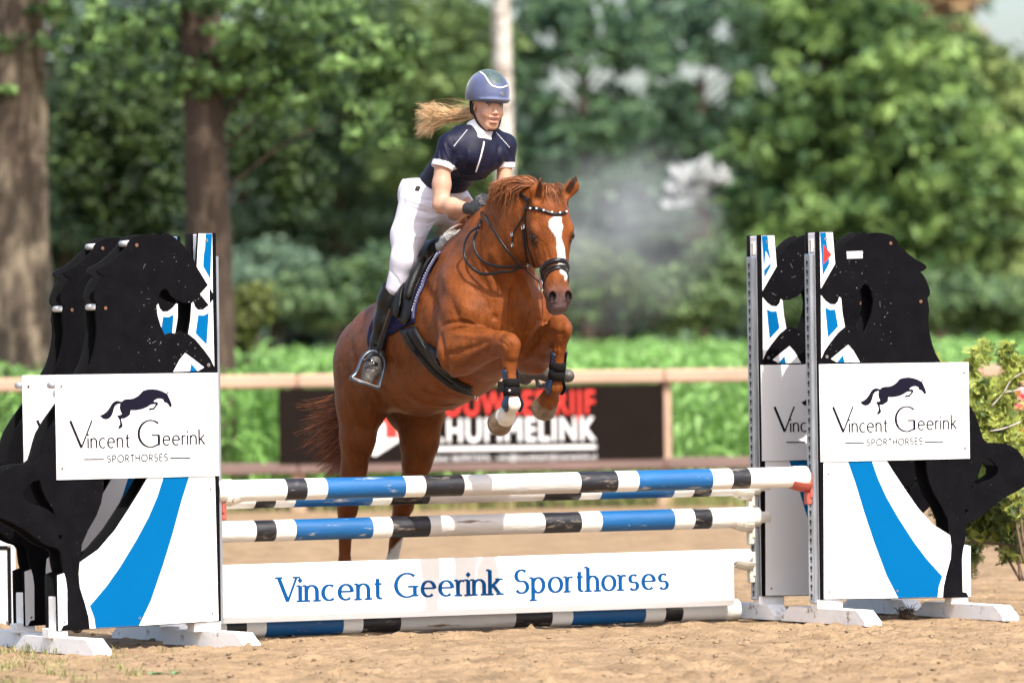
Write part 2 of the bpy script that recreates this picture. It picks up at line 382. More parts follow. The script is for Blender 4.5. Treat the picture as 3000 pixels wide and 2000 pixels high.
redtri = wA([(685,175),(747,250),(683,325)]); wtri = wA([(690,200),(720,260),(722,300),(675,352)])
whites[4][-1]
LOGO = (.003, wA([(1790, 1074)])[0][0], wB([(1785, 343)])[0][1], wA([(1790, 1074)])[0][1])
LW = LOGO[1]-LOGO[0]
# logo artwork traced on the left wing, placed relative to its panel
zL = lambda X, Y: (200 + X/5.6, 1100 + Y/5.6)
_l = on_plane(170, 1120)[0]
def art(pts):
    k = LW/(TLi-_l); zt = on_plane(170, 1093)[1]
    return [(( on_plane(*zL(*p))[0]-_l)*k, LOGO[3] + (on_plane(*zL(*p))[1]-zt)) for p in pts]
horse_logo = [(540,622),(600,598),(655,555),(700,495),(730,440),(770,395),(820,376),(860,385),(893,398),(920,370),(965,352),(1040,350),(1090,340),(1150,308),(1195,268),(1235,218),(1310,195),(1390,188),(1470,198),(1540,220),(1600,250),(1617,262),(1635,232),(1660,218),(1650,245),(1632,268),(1655,320),(1685,385),(1705,450),(1700,475),(1680,486),(1663,475),(1655,450),(1620,415),(1590,408),(1572,388),(1565,360),(1520,343),(1480,345),(1440,360),(1410,385),(1418,398),(1460,398),(1485,420),(1480,445),(1450,480),(1415,528),(1365,530),(1322,543),(1345,500),(1402,496),(1432,460),(1445,436),(1400,436),(1360,445),(1300,485),(1230,515),(1150,532),(1090,536),(1042,532),(1035,570),(1032,605),(990,640),(940,668),(888,672),(895,720),(915,785),(895,818),(865,835),(835,838),(850,790),(868,770),(865,710),(850,670),(822,635),(830,618),(870,612),(898,596),(875,550),(862,490),(872,425),(840,430),(800,450),(775,490),(755,570),(730,630),(690,670),(640,685),(590,670)]
def logo_text(b):
    P = lambda X, Y: art([(X, Y)])[0]
    def wd(t, xa, xb, yb, hx, a, bb_, d=-.0012, gap=.36, sl=0):
        x0, z0 = P(xa, yb); x1, _ = P(xb, yb); write(b, t, x0, x1, z0, hx, hx, a, bb_, d, gap=gap, slope=sl)
    u = (P(0, 0)[1]-P(0, 100)[1])/100
    x0, z0 = P(72, 1150); x1, _ = P(372, 1150); write(b, 'V', x0, x1, z0, u*445, u*445, u*25, u*11, -.0012)
    wd('incent', 355, 1015, 1153, u*160, u*15, u*10)
    x0, z0 = P(1172, 1140); x1, _ = P(1560, 1140); write(b, 'G', x0, x0+(x1-x0)*.90, z0, u*440, u*440, u*24, u*11, -.0012)
    wd('eerink', 1565, 2235, 1108, u*158, u*15, u*10)
    wd('SPORTHORSES', 665, 1635, 1385, u*112, u*8.5, u*8.5, gap=.3, sl=.004)
    for xa, xb, y in ((278, 610, 1338), (1675, 2003, 1320)):
        nib(b, [P(xa, y), P(xb, y-3)], u*10, u*10, -.0012)
m_scuff = mat('scuff', (.11, .11, .115), .8)
def pin(x, z, P):
    c = False; n = len(P)
    for i in range(n):
        x0, z0 = P[i]; x1, z1 = P[(i+1) % n]
        if (z0 > z) != (z1 > z) and x < (x1-x0)*(z-z0)/(z1-z0)+x0: c = not c
    return c
def in_board(x, z): return pin(x, z, W_) and not any(pin(x, z, h) for h in holes) and not any(pin(x, z, w) for w in whites) and not (LOGO[0]-.01 < x < LOGO[1]+.01 and LOGO[2]-.01 < z < LOGO[3]+.01)
# ------------------------------------------------------------------ a jump wing
def frame_at(t, off): return Matrix(((U.x, N.x, 0, (C1+U*t+N*off).x), (U.y, N.y, 0, (C1+U*t+N*off).y), (0, 0, 1, 0), (0, 0, 0, 1)))
def kid(o, root, loc=(0,0,0)): o.parent = root; o.location = loc; return o
FT = .10  # foot width
def make_wing(side, off, shift, label, rear):
    """side +1: the horse panel runs to +U; built in the wing's own frame"""
    t0 = (TRi if side > 0 else TLi) + shift
    root = empty('jump_wing', frame_at(t0, off) @ Matrix.Rotation(R(6.0 if side < 0 else 0), 4, 'Z'), label, 'jump wing', 'horse-shaped wings of the jump')
    mx = lambda lp: [(side*x, z) for x, z in lp]
    board = kid(shape2d('horse_board', [mx(W_)]+[mx(h) for h in holes], .016, m_black, None, .0015), root)
    back = kid(shape2d('back_board', [mx(W_)]+[mx(h) for h in holes], .016, m_edge, None, .0015), root, (0, .11, 0))
    for w_ in whites: kid(shape2d('white_field', [mx(w_)], .0006, m_white), board, (0, -.0007, 0))
    for q in blues: kid(shape2d('blue_stripe', [mx(q)], .0005, m_blue), board, (0, -.0013, 0))
    if side > 0 and not rear: kid(shape2d('red_triangle', [redtri], .0005, m_red), board, (0, -.0019, 0))
    if side > 0 and rear: kid(shape2d('white_triangle', [wtri], .0005, m_white), board, (0, -.0019, 0))
    if side > 0 and not rear:
        tp = wA([(862,226),(984,222),(985,278),(866,282)]); kid(shape2d('tape', [tp], .0008, m_tape), board, (0, -.0012, 0))
    x0, x1, z0, z1 = LOGO
    lx0 = x0 if side > 0 else -x1; 
    lg = kid(shape2d('logo_panel', [[(lx0, z0), (lx0+LW, z0), (lx0+LW, z1), (lx0, z1)]], .006, [m_white], None, .0008), root, (0, -.0075, 0))
    b = B(); logo_text(b); lt = b.build('lettering', [m_ink]); kid(lt, lg, (lx0 - 0, -.0002, 0))
    hm = shape2d('jumping_horse_emblem', [art(horse_logo)], .0005, m_ink); kid(hm, lg, (lx0, -.0009, 0))
    for sx, sz in (((lx0+.03) if side < 0 else (lx0+LW-.03), z1-.055), ((lx0+.03) if side < 0 else (lx0+LW-.03), z0+.055)):
        q = B(); q.tube([(0, 0, 0), (0, -.003, 0)], .007, 10); q.tube([(0, -.003, 0), (0, -.0036, 0)], .0035, 6, 1); kid(q.build('screw', [m_copper if rear else m_screw, m_hole]), lg, (sx, -.0005, sz))
    for px, py, c in ((1199,163,1),(1429,609,1),(975,622,0),(711,1031,0),(702,130,0)):
        if (px, py) == (975, 622): continue
        x, z = wA([(px, py)])[0]; q = B(); q.tube([(0, 0, 0), (0, -.002, 0)], .0085, 12, 0); q.tube([(0, -.002, 0), (0, -.0028, 0)], .004, 8, 1)
        kid(q.build('screw', [m_copper if c else m_screw, m_hole]), board, (side*x, -.0018, z))
    for px, py in ((786,452),(797,1284),(1275,1278),(1759,1268)):
        x, z = wB([(px, py)])[0]; q = B(); q.tube([(0, 0, 0), (0, -.002, 0)], .006, 10, 0); q.tube([(0, -.002, 0), (0, -.0026, 0)], .003, 8, 1)
        kid(q.build('screw', [m_screw, m_hole]), board, (side*x, -.0018, z))
    for px, py in ((1230,150),(1475,600),(1000,130)):
        x, z = wA([(px, py)])[0]; q = B(); q.tube([(0, .016, 0), (0, .11, 0)], .016, 12); kid(q.build('spacer', m_spacer, smooth=True), root, (side*x, 0, z))
    x, z = LOGO[1]-.03, LOGO[3]-.05
    q = B(); q.tube([(0, .016, 0), (0, .11, 0)], .016, 12); kid(q.build('spacer', m_spacer, smooth=True), root, (side*(x-.0), 0, z))
    if side < 0 and not rear:
        tr3 = [(lambda q: (q[0]-TLi, q[1]))(on_plane(*p)) for p in ((583,861),(612,831),(612,896))]; kid(shape2d('white_triangle', [tr3], .0005, m_white), board, (0, -.0019, 0))
    rs = random.Random(7+side*3+int(rear)); q = B(); BX = [(.06, .45, 1.35, 1.95), (.05, .55, .75, 1.0), (.30, .60, .35, .75), (.02, .6, .2, .7)]
    for _ in range(170):
        a, b_, c, d = rs.choice(BX[:3]); x = rs.uniform(a, b_); z = rs.uniform(c, d)
        if not in_board(x, z): continue
        l = .0022*rs.random()+.0008; t = rs.uniform(0, 3.1); k = rs.choice((1,)*11+(5,))
        dx, dz = math.cos(t)*l*k, math.sin(t)*l*k; nib(q, [(side*(x-dx), z-dz), (side*x+.002*rs.uniform(-1, 1)*(k > 1), z), (side*(x+dx), z+dz)], l*(1 if k == 1 else .35), l*(1 if k == 1 else .35), -.0019-.00005*(_ % 5))
    if q.v: kid(q.build('scuffs', [m_scuff]), board)
    # post with perforated channel
    q = B(); a, c = sorted((side*.001, side*.078)); q.box((a, .018, .085), (c, .092, ZT-.003), bev=.003); post = kid(q.build('post', m_post), root)
    q = B(); a, c = sorted((-side*.002, -side*.03)); q.box((a, .022, Z0-.02), (c, .082, 1.935), bev=.004)
    ch = kid(q.build('perforated_track', m_zinc), root)
    q = B(); z = Z0+.02
    while z < 1.90:
        for zz, r, m in ((z, .0105, 0), (z-.017, .006, 0)):
            v = [(-side*.0306, .052+math.cos(k*math.pi/5)*r, zz+math.sin(k*math.pi/5)*r*1.1) for k in range(10)]
            q.add([Vector(p) + Vector((-side*(.0002 if r < .01 else 0), 0, 0)) for p in v], [tuple(range(10)) if side < 0 else tuple(range(10))[::-1]])
        z += .0485
    kid(q.build('slot', m_hole), ch)
    q = B(); q.box((-.0, .03, ZT-.10), (side*-.012, .055, ZT-.04), bev=.003); kid(q.build('latch', m_whpl), root)
    if side > 0:
        q = B(); zz = ZT-.29
        pts = [(-.02,.0),(-.014,.012),(-.006,.014),(.008,.013),(.016,.026),(.02,.03),(.015,.012),(.018,-.012),(.012,-.012),(.008,.0),(-.004,.0),(-.012,-.014),(-.016,-.012),(-.014,.002)]
        q.add([(-side*.0012, .055-a*1.0, zz+b_) for a, b_ in pts], [tuple(range(len(pts)))]); q.add([(-side*.0012, .037, zz-.028), (-side*.0012, .073, zz-.028), (-side*.0012, .073, zz-.022), (-side*.0012, .037, zz-.022)], [(0,1,2,3)], 1)
        kid(q.build('sticker', [mat('maroon_ink', (.25, .02, .02), .5), m_ink]), post)
    # feet: the inner one under the post, the outer one under the tail end
    xo = wB([(1796, 1300)])[0][0]
    for fx, k in ((side*.045, 0), (side*(xo-.035), 1)):
        q = B(); a, bq = ((-.45 if side > 0 else -.38), .42) if not rear else ((-.13 if side > 0 else -.18), .60)
        hh = .078; x_0, x_1 = fx-FT/2, fx+FT/2; sl = .085
        v = [(x_0,a,.0),(x_0,a,.022),(x_0,a+sl,hh),(x_0,bq-sl,hh),(x_0,bq,.022),(x_0,bq,.0)]; v += [(x_1, p[1], p[2]) for p in v]
        f = [tuple(range(6)), tuple(range(11, 5, -1))] + [(i, i+6, (i+1) % 6+6, (i+1) % 6) for i in range(6)]
        q.add(v, f); ft = kid(q.build('foot', m_foot), root)
        q = B()
        if k == 0: q.box((min(side*-.012, side*.14), .02, hh-.004), (max(side*-.012, side*.14), .09, Z0-.003), bev=.002)
        else:
            q.box((fx-.075, .02, hh-.004), (fx+.03, .09, Z0-.003), bev=.002)
            xx = side*xo; q.box((min(xx-side*.05, xx+side*.0), .02, Z0-.004), (max(xx-side*.05, xx+side*.0), .098, Z0+.15), bev=.003)
        kid(q.build('foot_socket', m_foot), ft)
    return root
def cup(root, side, z, m, off=.05, m2=None):
    """pole cup on the track, reaching into the jump (towards -side)"""
    d = -side; q = B()
    x = lambda v: d*v
    q.box((min(x(.031), x(.046)), off-.03, z-.055), (max(x(.031), x(.046)), off+.03, z+.075), bev=.004)
    # dish: half-round tray under the pole
    n = 9; v = []
    for i, (u_, rr, dz) in enumerate(((.046, .052, .0), (.09, .056, .002), (.15, .05, .012))):
        for j in range(n):
            a = R(200 + 140*j/(n-1)); v.append((x(u_), off+math.cos(a)*rr, z+.055-.002+math.sin(a)*rr-.012+dz))
    for i, (u_, rr, dz) in enumerate(((.046, .062, .0), (.09, .066, .002), (.155, .056, .012))):
        for j in range(n):
            a = R(200 + 140*j/(n-1)); v.append((x(u_), off+math.cos(a)*rr, z+.055-.002+math.sin(a)*rr-.012+dz))
    f = []
    for s_ in (0, 3*n):
        for i in range(2):
            for j in range(n-1): f.append((s_+i*n+j, s_+i*n+j+1, s_+(i+1)*n+j+1, s_+(i+1)*n+j))
    for i in range(2):
        for j in (0, n-1): f.append((i*n+j, (i+1)*n+j, 3*n+(i+1)*n+j, 3*n+i*n+j))
    for j in range(n-1): f.append((2*n+j, 2*n+j+1, 5*n+j+1, 5*n+j)); f.append((j, j+1, 3*n+j+1, 3*n+j))
    q.add(v, f, 1)
    q.box((min(x(.03), x(.06)), off-.022, z-.09), (max(x(.03), x(.06)), off+.022, z-.02), bev=.006)
    return kid(q.build('pole_cup', [m, m2 or m]), root)
OFF2 = .62
wr = make_wing(1, 0, 0, 'right-hand wing in front, black horse panel with a strip of grey tape on its head', False)
wr2 = make_wing(1, OFF2, 0, 'right-hand wing behind, mostly hidden by the taped one, white triangle on its post', True)
wl = make_wing(-1, 0, 0, 'left-hand wing in front, black horse panel with its whole logo board visible', False)
wl2 = make_wing(-1, OFF2, .08, 'left-hand wing behind, its logo board mostly hidden by the wing before it', True)
# ------------------------------------------------------------------ poles and plank
bt = [on_plane(x, 1420)[0] for x in (648, 841, 901, 960, 1190, 1248, 1361, 1703, 1812, 1873, 2090, 2149, 2201, 2372)]
PC = (bt[6]+bt[7])/2; rel = [b-PC for b in bt]
PR = .0545
def make_pole(label, c, off, z, tilt=0.0, seed=0):
    root = empty('jump_pole', frame_at(c, off) @ Matrix.Translation((0, 0, z)) @ Matrix.Rotation(tilt, 4, 'Y') @ Matrix.Rotation(seed, 4, 'X'), label, 'jump pole', 'striped poles of the jump')
    seq = [0, 2, 0, 1, 0, 2, 3, 2, 0, 1, 0, 2, 0]; q = B(); n = 28
    for i in range(13):
        a, b_ = rel[i], rel[i+1]; v = []; k = max(2, int((b_-a)/.05)+1)
        for j in range(k):
            x = a+(b_-a)*j/(k-1); wob = PR*(1+.006*math.sin(x*3+seed))
            v += [(x, math.cos(2*math.pi*m/n)*wob, math.sin(2*math.pi*m/n)*wob) for m in range(n)]
        q.add(v, [(j*n+m, j*n+(m+1) % n, (j+1)*n+(m+1) % n, (j+1)*n+m) for j in range(k-1) for m in range(n)], seq[i])
    p = kid(q.build('pole', [m_wood, m_pblue, m_pblack, m_wcent], smooth=True), root)
    for e, d in ((rel[0], -1), (rel[13], 1)):
        q = B(); pr = [(e-d*.075, PR+.0005), (e-d*.075, PR+.004), (e, PR+.004), (e+d*.007, PR-.002), (e+d*.008, .012), (e+d*.002, .010)]
        v = [(x, math.cos(2*math.pi*m/n)*r, math.sin(2*math.pi*m/n)*r) for x, r in pr for m in range(n)]
        q.add(v, [(j*n+m, j*n+(m+1) % n, (j+1)*n+(m+1) % n, (j+1)*n+m) for j in range(len(pr)-1) for m in range(n)] + [tuple(range((len(pr)-1)*n, len(pr)*n))])
        kid(q.build('end_cap', m_cap, smooth=False), root)
    return root
zf = on_plane(1500, 1418)[1]
make_pole('highest striped pole at the front of the jump, resting in red cups', PC, .05, zf, 0, .3)
c2 = (on_plane(1255, 1540, OFF2+.05)[0]+on_plane(1580, 1540, OFF2+.05)[0])/2
make_pole('striped pole partly hidden just behind and below the highest one', c2, OFF2+.05, .715, 0, 1.9)
make_pole('scuffed striped pole in the middle, above the lettered plank', c2, OFF2+.05, .545, 0, 4.1)
c3 = (on_plane(1167, 1830, .78)[0]+on_plane(1495, 1830, .78)[0])/2
make_pole('striped pole lying on the sand under the lettered plank', c3, .78, .052, 0, 5.0)
cup(wr, 1, zf-.055, m_redpl); cup(wl, -1, zf-.055, m_redpl, .05, m_whpl)
for z in (.66, .49, .285): cup(wr2, 1, z, m_whpl); cup(wl2, -1, z, m_whpl)
# plank
po = OFF2+.03
x1 = on_plane(2205, 1640, po)[0]; x0 = on_plane(560, 1640, po)[0]; xb = on_plane(2150, 1700, po)[0]
zt = .375; zb = on_plane(1500, 1795, po)[1]; ztab = zt-.062
pl = empty('lettered_plank', frame_at(x0, po), 'white plank with blue lettering low across the jump', 'jump plank')
w1 = x1-x0; w2 = xb-x0
kid(shape2d('board', [[(0, zb), (w2-.012, zb), (w2, zb+.012), (w2, ztab-.01), (w2+.012, ztab), (w1-.02, ztab), (w1-.003, ztab+.018), (w1, zt-.02), (w1-.015, zt), (0, zt)]], .022, mat('plank_paint', (.8, .79, .77), .45, .03, 4, .15, 25, stretch=(.2, 1, 1), dirt=((.4, .35, .3), 16, .70, .76)), None, .002), pl)
b = B()
for wd, xa, xb_, ya, yb_ in (('Vincent', 812, 1122, 1762, 1752), ('Geerink', 1155, 1470, 1749, 1739), ('Sporthorses', 1506, 1960, 1737, 1723)):
    q0, z0 = on_plane(xa, ya, po); q1, z1 = on_plane(xb_, yb_, po)
    write(b, wd, q0-x0+.01, q1-x0-.01, z0, .078, .122, .0112, .0048, -.0012, serif=.022, gap=.38, slope=(z1-z0)/(q1-q0))
kid(b.build('lettering', mat('blue_lettering', (.0, .062, .21), .6, spec=.1)), pl)
# ------------------------------------------------------------------ the horse
def wnoise(V, fs, seed=1):
    r = np.random.RandomState(seed); q = V + .06*np.stack([np.sin(V @ r.randn(3)*7+r.rand()*6) for _ in range(3)], 1); o = 0
    for f in fs:
        for _ in range(7): d = r.randn(3); d /= np.linalg.norm(d); o = o + np.sin(q @ d*f*r.uniform(.7, 1.4) + r.rand()*6.28)
    return o/math.sqrt(7*len(fs))
def lerp(a, b, t): return a + (b-a)*t
V3 = lambda *a: Vector(a)
hz = SDF((-2.0, -.42, .08), (.82, .42, 2.50), .0065)
LAT = (0, 1, 0)
# trunk
TR = [(-.20,1.69,.27,.80),(-.42,1.63,.345,.70),(-.62,1.57,.365,.74),(-.85,1.51,.355,.78),(-1.08,1.46,.335,.80),(-1.30,1.435,.285,.84),(-1.50,1.43,.22,.95)]
for i in range(len(TR)-1):
    a, b = TR[i], TR[i+1]; hz.cone((a[0],0,a[1]), (b[0],0,b[1]), a[2], b[2], .06, (LAT, (a[3]+b[3])/2))
hz.cone((-.30,0,1.93), (-.72,0,1.84), .085, .07, .10)            # withers
hz.cone((-1.15,0,1.66), (-1.68,0,1.50), .10, .07, .14)           # croup
# neck
NK = [(-.36,0,1.80,.30),(-.14,0,1.95,.245),(.08,0,2.075,.182),(.27,0,2.145,.135)]
for i in range(3):
    a, b = NK[i], NK[i+1]; hz.cone(a[:3], b[:3], a[3], b[3], .08, (LAT, .60 if i else .68))
hz.cone((-.30,0,2.02), (.22,0,2.22), .06, .045, .05, (LAT, .7))
# chest
hz.ell((-.22,0,1.60), (.22,.265,.27), .08)
for s_ in (-1, 1):
    hz.ell((-.065,s_*.068,1.585), (.085,.062,.10), .025)          # pectorals
    hz.ell((-.20,s_*.165,1.66), (.17,.105,.27), .06, ax=[V3(.94,0,.34), V3(0,1,0), V3(-.34,0,.94)])   # shoulder
    hz.ell((-.10,s_*.19,1.62), (.10,.075,.11), .05)
    hz.ell((-.32,s_*.175,1.50), (.13,.08,.15), .05)              # triceps
    # haunch
    hz.ell((-1.36,s_*.13,1.41), (.24,.125,.255), .09)
    hz.ell((-1.50,s_*.12,1.30), (.21,.125,.28), .06)
    hz.ell((-1.10,s_*.17,1.47), (.22,.085,.14), .08)              # flank
def leg(pts, k=.025, sq=None):
    P = [(hl(x, y, l) if s is None else hs(x, y, s), r) for x, y, l, s, r in pts]
    for (a, ra), (b, rb) in zip(P[:-1], P[1:]): hz.cone(a, b, ra, rb, k, sq)
    return [p for p, r in P]
# hind legs
RH = leg([(1060,1060,-.13,None,.185),(1052,1180,-.15,None,.145)], .07, (LAT, .72))
RH = leg([(1052,1180,-.15,None,.14),(1048,1280,-.16,None,.11),(1036,1380,-.165,None,.078),(1022,1455,-.165,None,.062),(1019,1490,-.165,None,.06)], .03, (LAT, .8))
RH2 = leg([(1019,1485,-.165,None,.055),(1012,1535,-.165,None,.040),(1010,1640,-.165,None,.029),(1006,1672,-.165,None,.038)], .02)
LH = leg([(1235,1110,.13,None,.185),(1233,1200,.15,None,.155)], .07, (LAT, .72))
LH = leg([(1233,1200,.15,None,.15),(1229,1290,.16,None,.12),(1222,1350,.165,None,.09),(1205,1420,.165,None,.068),(1182,1478,.165,None,.06)], .03, (LAT, .8))
LH2 = leg([(1182,1480,.165,None,.055),(1168,1530,.165,None,.040),(1151,1635,.165,None,.030),(1146,1668,.165,None,.039)], .02)
for P in (RH, LH):                                                # point of hock
    hz.cone(P[-1], P[-1]+V3(-.055,0,.05), .035, .022, .03); hz.cone(P[-1]+V3(-.05,0,.05), P[-2]+V3(-.05,0,.03), .014, .02, .02)
HOOF = []
for P, d in ((RH2, V3(.03,-.02,-1)), (LH2, V3(.0,-.03,-1))):
    d.normalize(); a = P[-1]; b = a + d*.085; hz.cone(a, b, .034, .034, .015); hz.cone(b, b+d*.06, .044, .056, .012); HOOF.append((b-d*.006, d))
# fore legs
RF = leg([(1350,1030,-.215,None,.108),(1392,1016,-.195,None,.098),(1440,1010,-.183,None,.064),(1474,1003,-.172,None,.054)], .022)
hz.cone(RF[0], V3(-.20,-.17,1.60), .11, .13, .06)
hz.cone(hl(1348,1068,-.225), hl(1330,1094,-.235), .055, .016, .03)
leg([(1380,985,-.20,None,.05),(1450,985,-.18,None,.036)], .02); leg([(1390,1050,-.20,None,.045),(1455,1030,-.18,None,.028)], .02)
leg([(1474,1000,-.172,None,.052),(1494,1012,-.17,None,.050),(1498,1038,-.17,None,.038)], .02)
hz.ell(hl(1492,990,-.165), (.03,.03,.022), .02); hz.ell(hl(1508,1018,-.16), (.02,.02,.03), .02); hz.ell(hl(1470,1025,-.19), (.03,.02,.03), .02)
RFc = leg([(1490,1035,-.172,None,.042),(1493,1070,-.17,None,.033),(1496,1115,-.17,None,.028),(1500,1160,-.17,None,.029),(1502,1184,-.17,None,.037)], .015)
b = hl(1481,1218,-.17); hz.cone(RFc[-1], b, .036, .040, .02); c = hl(1452,1256,-.17); d = (c-b).normalized()
hz.cone(b-d*.005, b+d*.075, .050, .064, .014); hz.ell(b+d*.152, (.05,.1,.1), .006, [d, d.orthogonal().normalized(), d.cross(d.orthogonal().normalized())], 'sub'); HOOF.append((b+d*.012, d)); HB1 = b
hz.cone(hl(1478,1196,-.19), hl(1462,1212,-.19), .012, .018, .02)
LF = leg([(1560,1030,.20,None,.105),(1588,1010,.19,None,.088),(1618,985,.18,None,.062),(1638,958,.17,None,.054)], .035)
hz.cone(LF[0], V3(-.20,.17,1.60), .10, .13, .06)
hz.cone(hl(1572,1062,.205), hl(1580,1084,.205), .055, .018, .04)
leg([(1636,950,.17,None,.050),(1648,965,.17,None,.047),(1647,990,.17,None,.036)], .02)
hz.ell(hl(1640,935,.17), (.035,.035,.022), .02); hz.ell(hl(1662,965,.17), (.02,.02,.035), .02)
LFc = leg([(1644,985,.17,None,.040),(1640,1020,.17,None,.031),(1634,1070,.17,None,.028),(1627,1112,.17,None,.030),(1626,1134,.17,None,.036)], .015)
b = hl(1608,1170,.17); hz.cone(LFc[-1], b, .036, .040, .02); c = hl(1588,1206,.17); d = (c-b).normalized()
hz.cone(b-d*.005, b+d*.070, .050, .066, .014); hz.ell(b+d*.150, (.05,.1,.1), .006, [d, d.orthogonal().normalized(), d.cross(d.orthogonal().normalized())], 'sub'); HOOF.append((b+d*.012, d)); HB2 = b
# head, in its own axes: D down the face, W to the horse's left, NN out of the forehead
Fh = hs(1621, 612, .46); Ns = hs(1645, 868, .535)
D = (Ns-Fh).normalized(); NN = V3(math.cos(R(11)), -math.sin(R(11)), .0); NN = (NN - D*NN.dot(D)).normalized(); WW = D.cross(NN).normalized()
if WW.y < 0: WW = -WW
hd = lambda d, w, n: Fh + D*d + WW*w + NN*n
AX = [D, WW, NN]
hz.cone(V3(.22,0,2.13), hd(-.02,0,-.17), .125, .10, .05, (LAT, .72))
hz.cone(V3(.16,0,2.02), hd(.07,0,-.22), .12, .085, .05, (LAT, .72))
hz.ell(hd(-.02,0,-.11), (.125,.098,.108), .04, AX)
hz.ell(hd(.08,0,-.085), (.16,.111,.084), .04, AX)
hz.cone(hd(.08,0,-.066), hd(.40,0,-.055), .066, .048, .03)
hz.cone(hd(.10,0,-.135), hd(.42,0,-.09), .085, .052, .04, (WW, .85))
for s_ in (-1, 1):
    hz.ell(hd(.12,s_*.052,-.19), (.145,.045,.125), .03, AX)
    hz.ell(hd(.095,s_*.088,-.058), (.042,.024,.030), .02, AX)
    hz.cone(hd(.16,s_*.078,-.085), hd(.30,s_*.055,-.08), .018, .012, .02)
hz.cone(hd(.38,0,-.075), hd(.46,0,-.08), .056, .058, .03)
hz.ell(hd(.485,0,-.10), (.038,.050,.052), .02, AX)
hz.ell(hd(.492,0,-.060), (.028,.048,.032), .02, AX)
for s_ in (-1, 1):
    hz.ell(hd(.440,s_*.042,-.036), (.040,.026,.032), .016, AX)
    hz.ell(hd(.443,s_*.042,-.004), (.028,.016,.026), .005, AX, 'sub')
    hz.ell(hd(.134,s_*.108,-.066), (.010,.014,.019), .006, AX, 'sub'); hz.cone(hd(.117,s_*.094,-.046), hd(.119,s_*.104,-.085), .0085, .0085, .006); hz.cone(hd(.150,s_*.094,-.048), hd(.149,s_*.102,-.085), .007, .007, .006)
hz.ell(hd(.488,0,-.125), (.006,.06,.030), .008, [ (D*.9-NN*.4).normalized(), WW, (NN*.9+D*.4).normalized()], 'sub')
EARS = []
for bx, by, tx, ty, s_ in ((1572,592,1586,518,-1),(1655,575,1689,513,1)):
    a = hs(bx, by, .39); t = hs(tx, ty, .42); m = a.lerp(t, .45) + WW*s_*.012; e = (t-a).normalized()
    EARS.append((a, m, t)); out = (NN - e*NN.dot(e)).normalized()
    hz.cone(a, m, .027, .034, .02, (out, .6)); hz.cone(m, t, .034, .003, .010, (out, .5))
    hz.cone(a.lerp(t, .15)+out*.030, a.lerp(t, .80)+out*.016, .027, .009, .006, op='sub')
rng = np.random.RandomState(4)
# low muscle ripples over the whole skin
for _ in range(0): pass
HV, HFc = hz.mesh()
del hz.F
def taubin(V, Fc, n=6, lam=.5, mu=-.52):
    E_ = np.unique(np.sort(np.concatenate([Fc[:,[0,1]], Fc[:,[1,2]], Fc[:,[2,3]], Fc[:,[3,0]]]), 1), axis=0)
    dg = np.bincount(E_.ravel(), minlength=len(V))[:,None].astype(float)
    for i in range(n*2):
        S = np.zeros_like(V)
        for c in range(3): S[:,c] = np.bincount(E_[:,0], V[E_[:,1],c], len(V)) + np.bincount(E_[:,1], V[E_[:,0],c], len(V))
        V = V + (S/dg - V)*(lam if i % 2 == 0 else mu)
    return V
HV = taubin(HV, HFc, 8)
def vnormals(V, Fc):
    n = np.cross(V[Fc[:,2]]-V[Fc[:,0]], V[Fc[:,3]]-V[Fc[:,1]]); o = np.zeros_like(V)
    for k in range(4):
        for c in range(3): o[:,c] += np.bincount(Fc[:,k], n[:,c], len(V))
    return o/(np.linalg.norm(o, axis=1)[:,None]+1e-12)
def bvh_of(V, Fc): return BVHTree.FromPolygons([tuple(v) for v in V], [tuple(int(i) for i in f) for f in Fc])
CAML = HMI @ CAM
def hitb(bv, px, py):
    r = bv.ray_cast(CAML, HMI.to_3x3() @ ray(px, py)); return (r[0], r[1]) if r[0] is not None else (None, None)
def sculpt(V, Nn, pts, amp, wd, taper=True):
    pts = [p for p in pts if p is not None]
    if len(pts) < 2: return V
    P = np.array([tuple(p) for p in smooth_path(pts, 5)]); lo = P.min(0)-3*wd; hi = P.max(0)+3*wd
    ix = np.where(((V > lo) & (V < hi)).all(1))[0]
    if not len(ix): return V
    Q = V[ix]; best = np.full(len(ix), 9.); tb = np.zeros(len(ix))
    for i in range(len(P)-1):
        a = P[i]; ab = P[i+1]-a; t = np.clip((Q-a) @ ab/(ab @ ab+1e-12), 0, 1); d = np.linalg.norm(Q-a-t[:,None]*ab, axis=1)
        m = d < best; best[m] = d[m]; tb[m] = (i+t[m])/(len(P)-1)
    w_ = np.exp(-(best/wd)**2)*(np.clip(np.minimum(tb, 1-tb)*5, 0.15, 1) if taper else 1)
    V = V.copy(); V[ix] += Nn[ix]*(amp*w_)[:,None]; return V
def strokes(V, Fc, L_, mirror=False):
    bv = bvh_of(V, Fc); Nn = vnormals(V, Fc)
    for pts, amp, wd in L_:
        H = [hitb(bv, *p)[0] for p in pts]; V = sculpt(V, Nn, H, amp, wd)
        if mirror:
            H2 = [None if h is None else bv.find_nearest(Vector((h.x, -h.y, h.z)))[0] for h in H]; V = sculpt(V, Nn, H2, amp, wd)
    return V
zH = lambda *P: [(900+x/1.65, 450+y/1.65) for x, y in P]
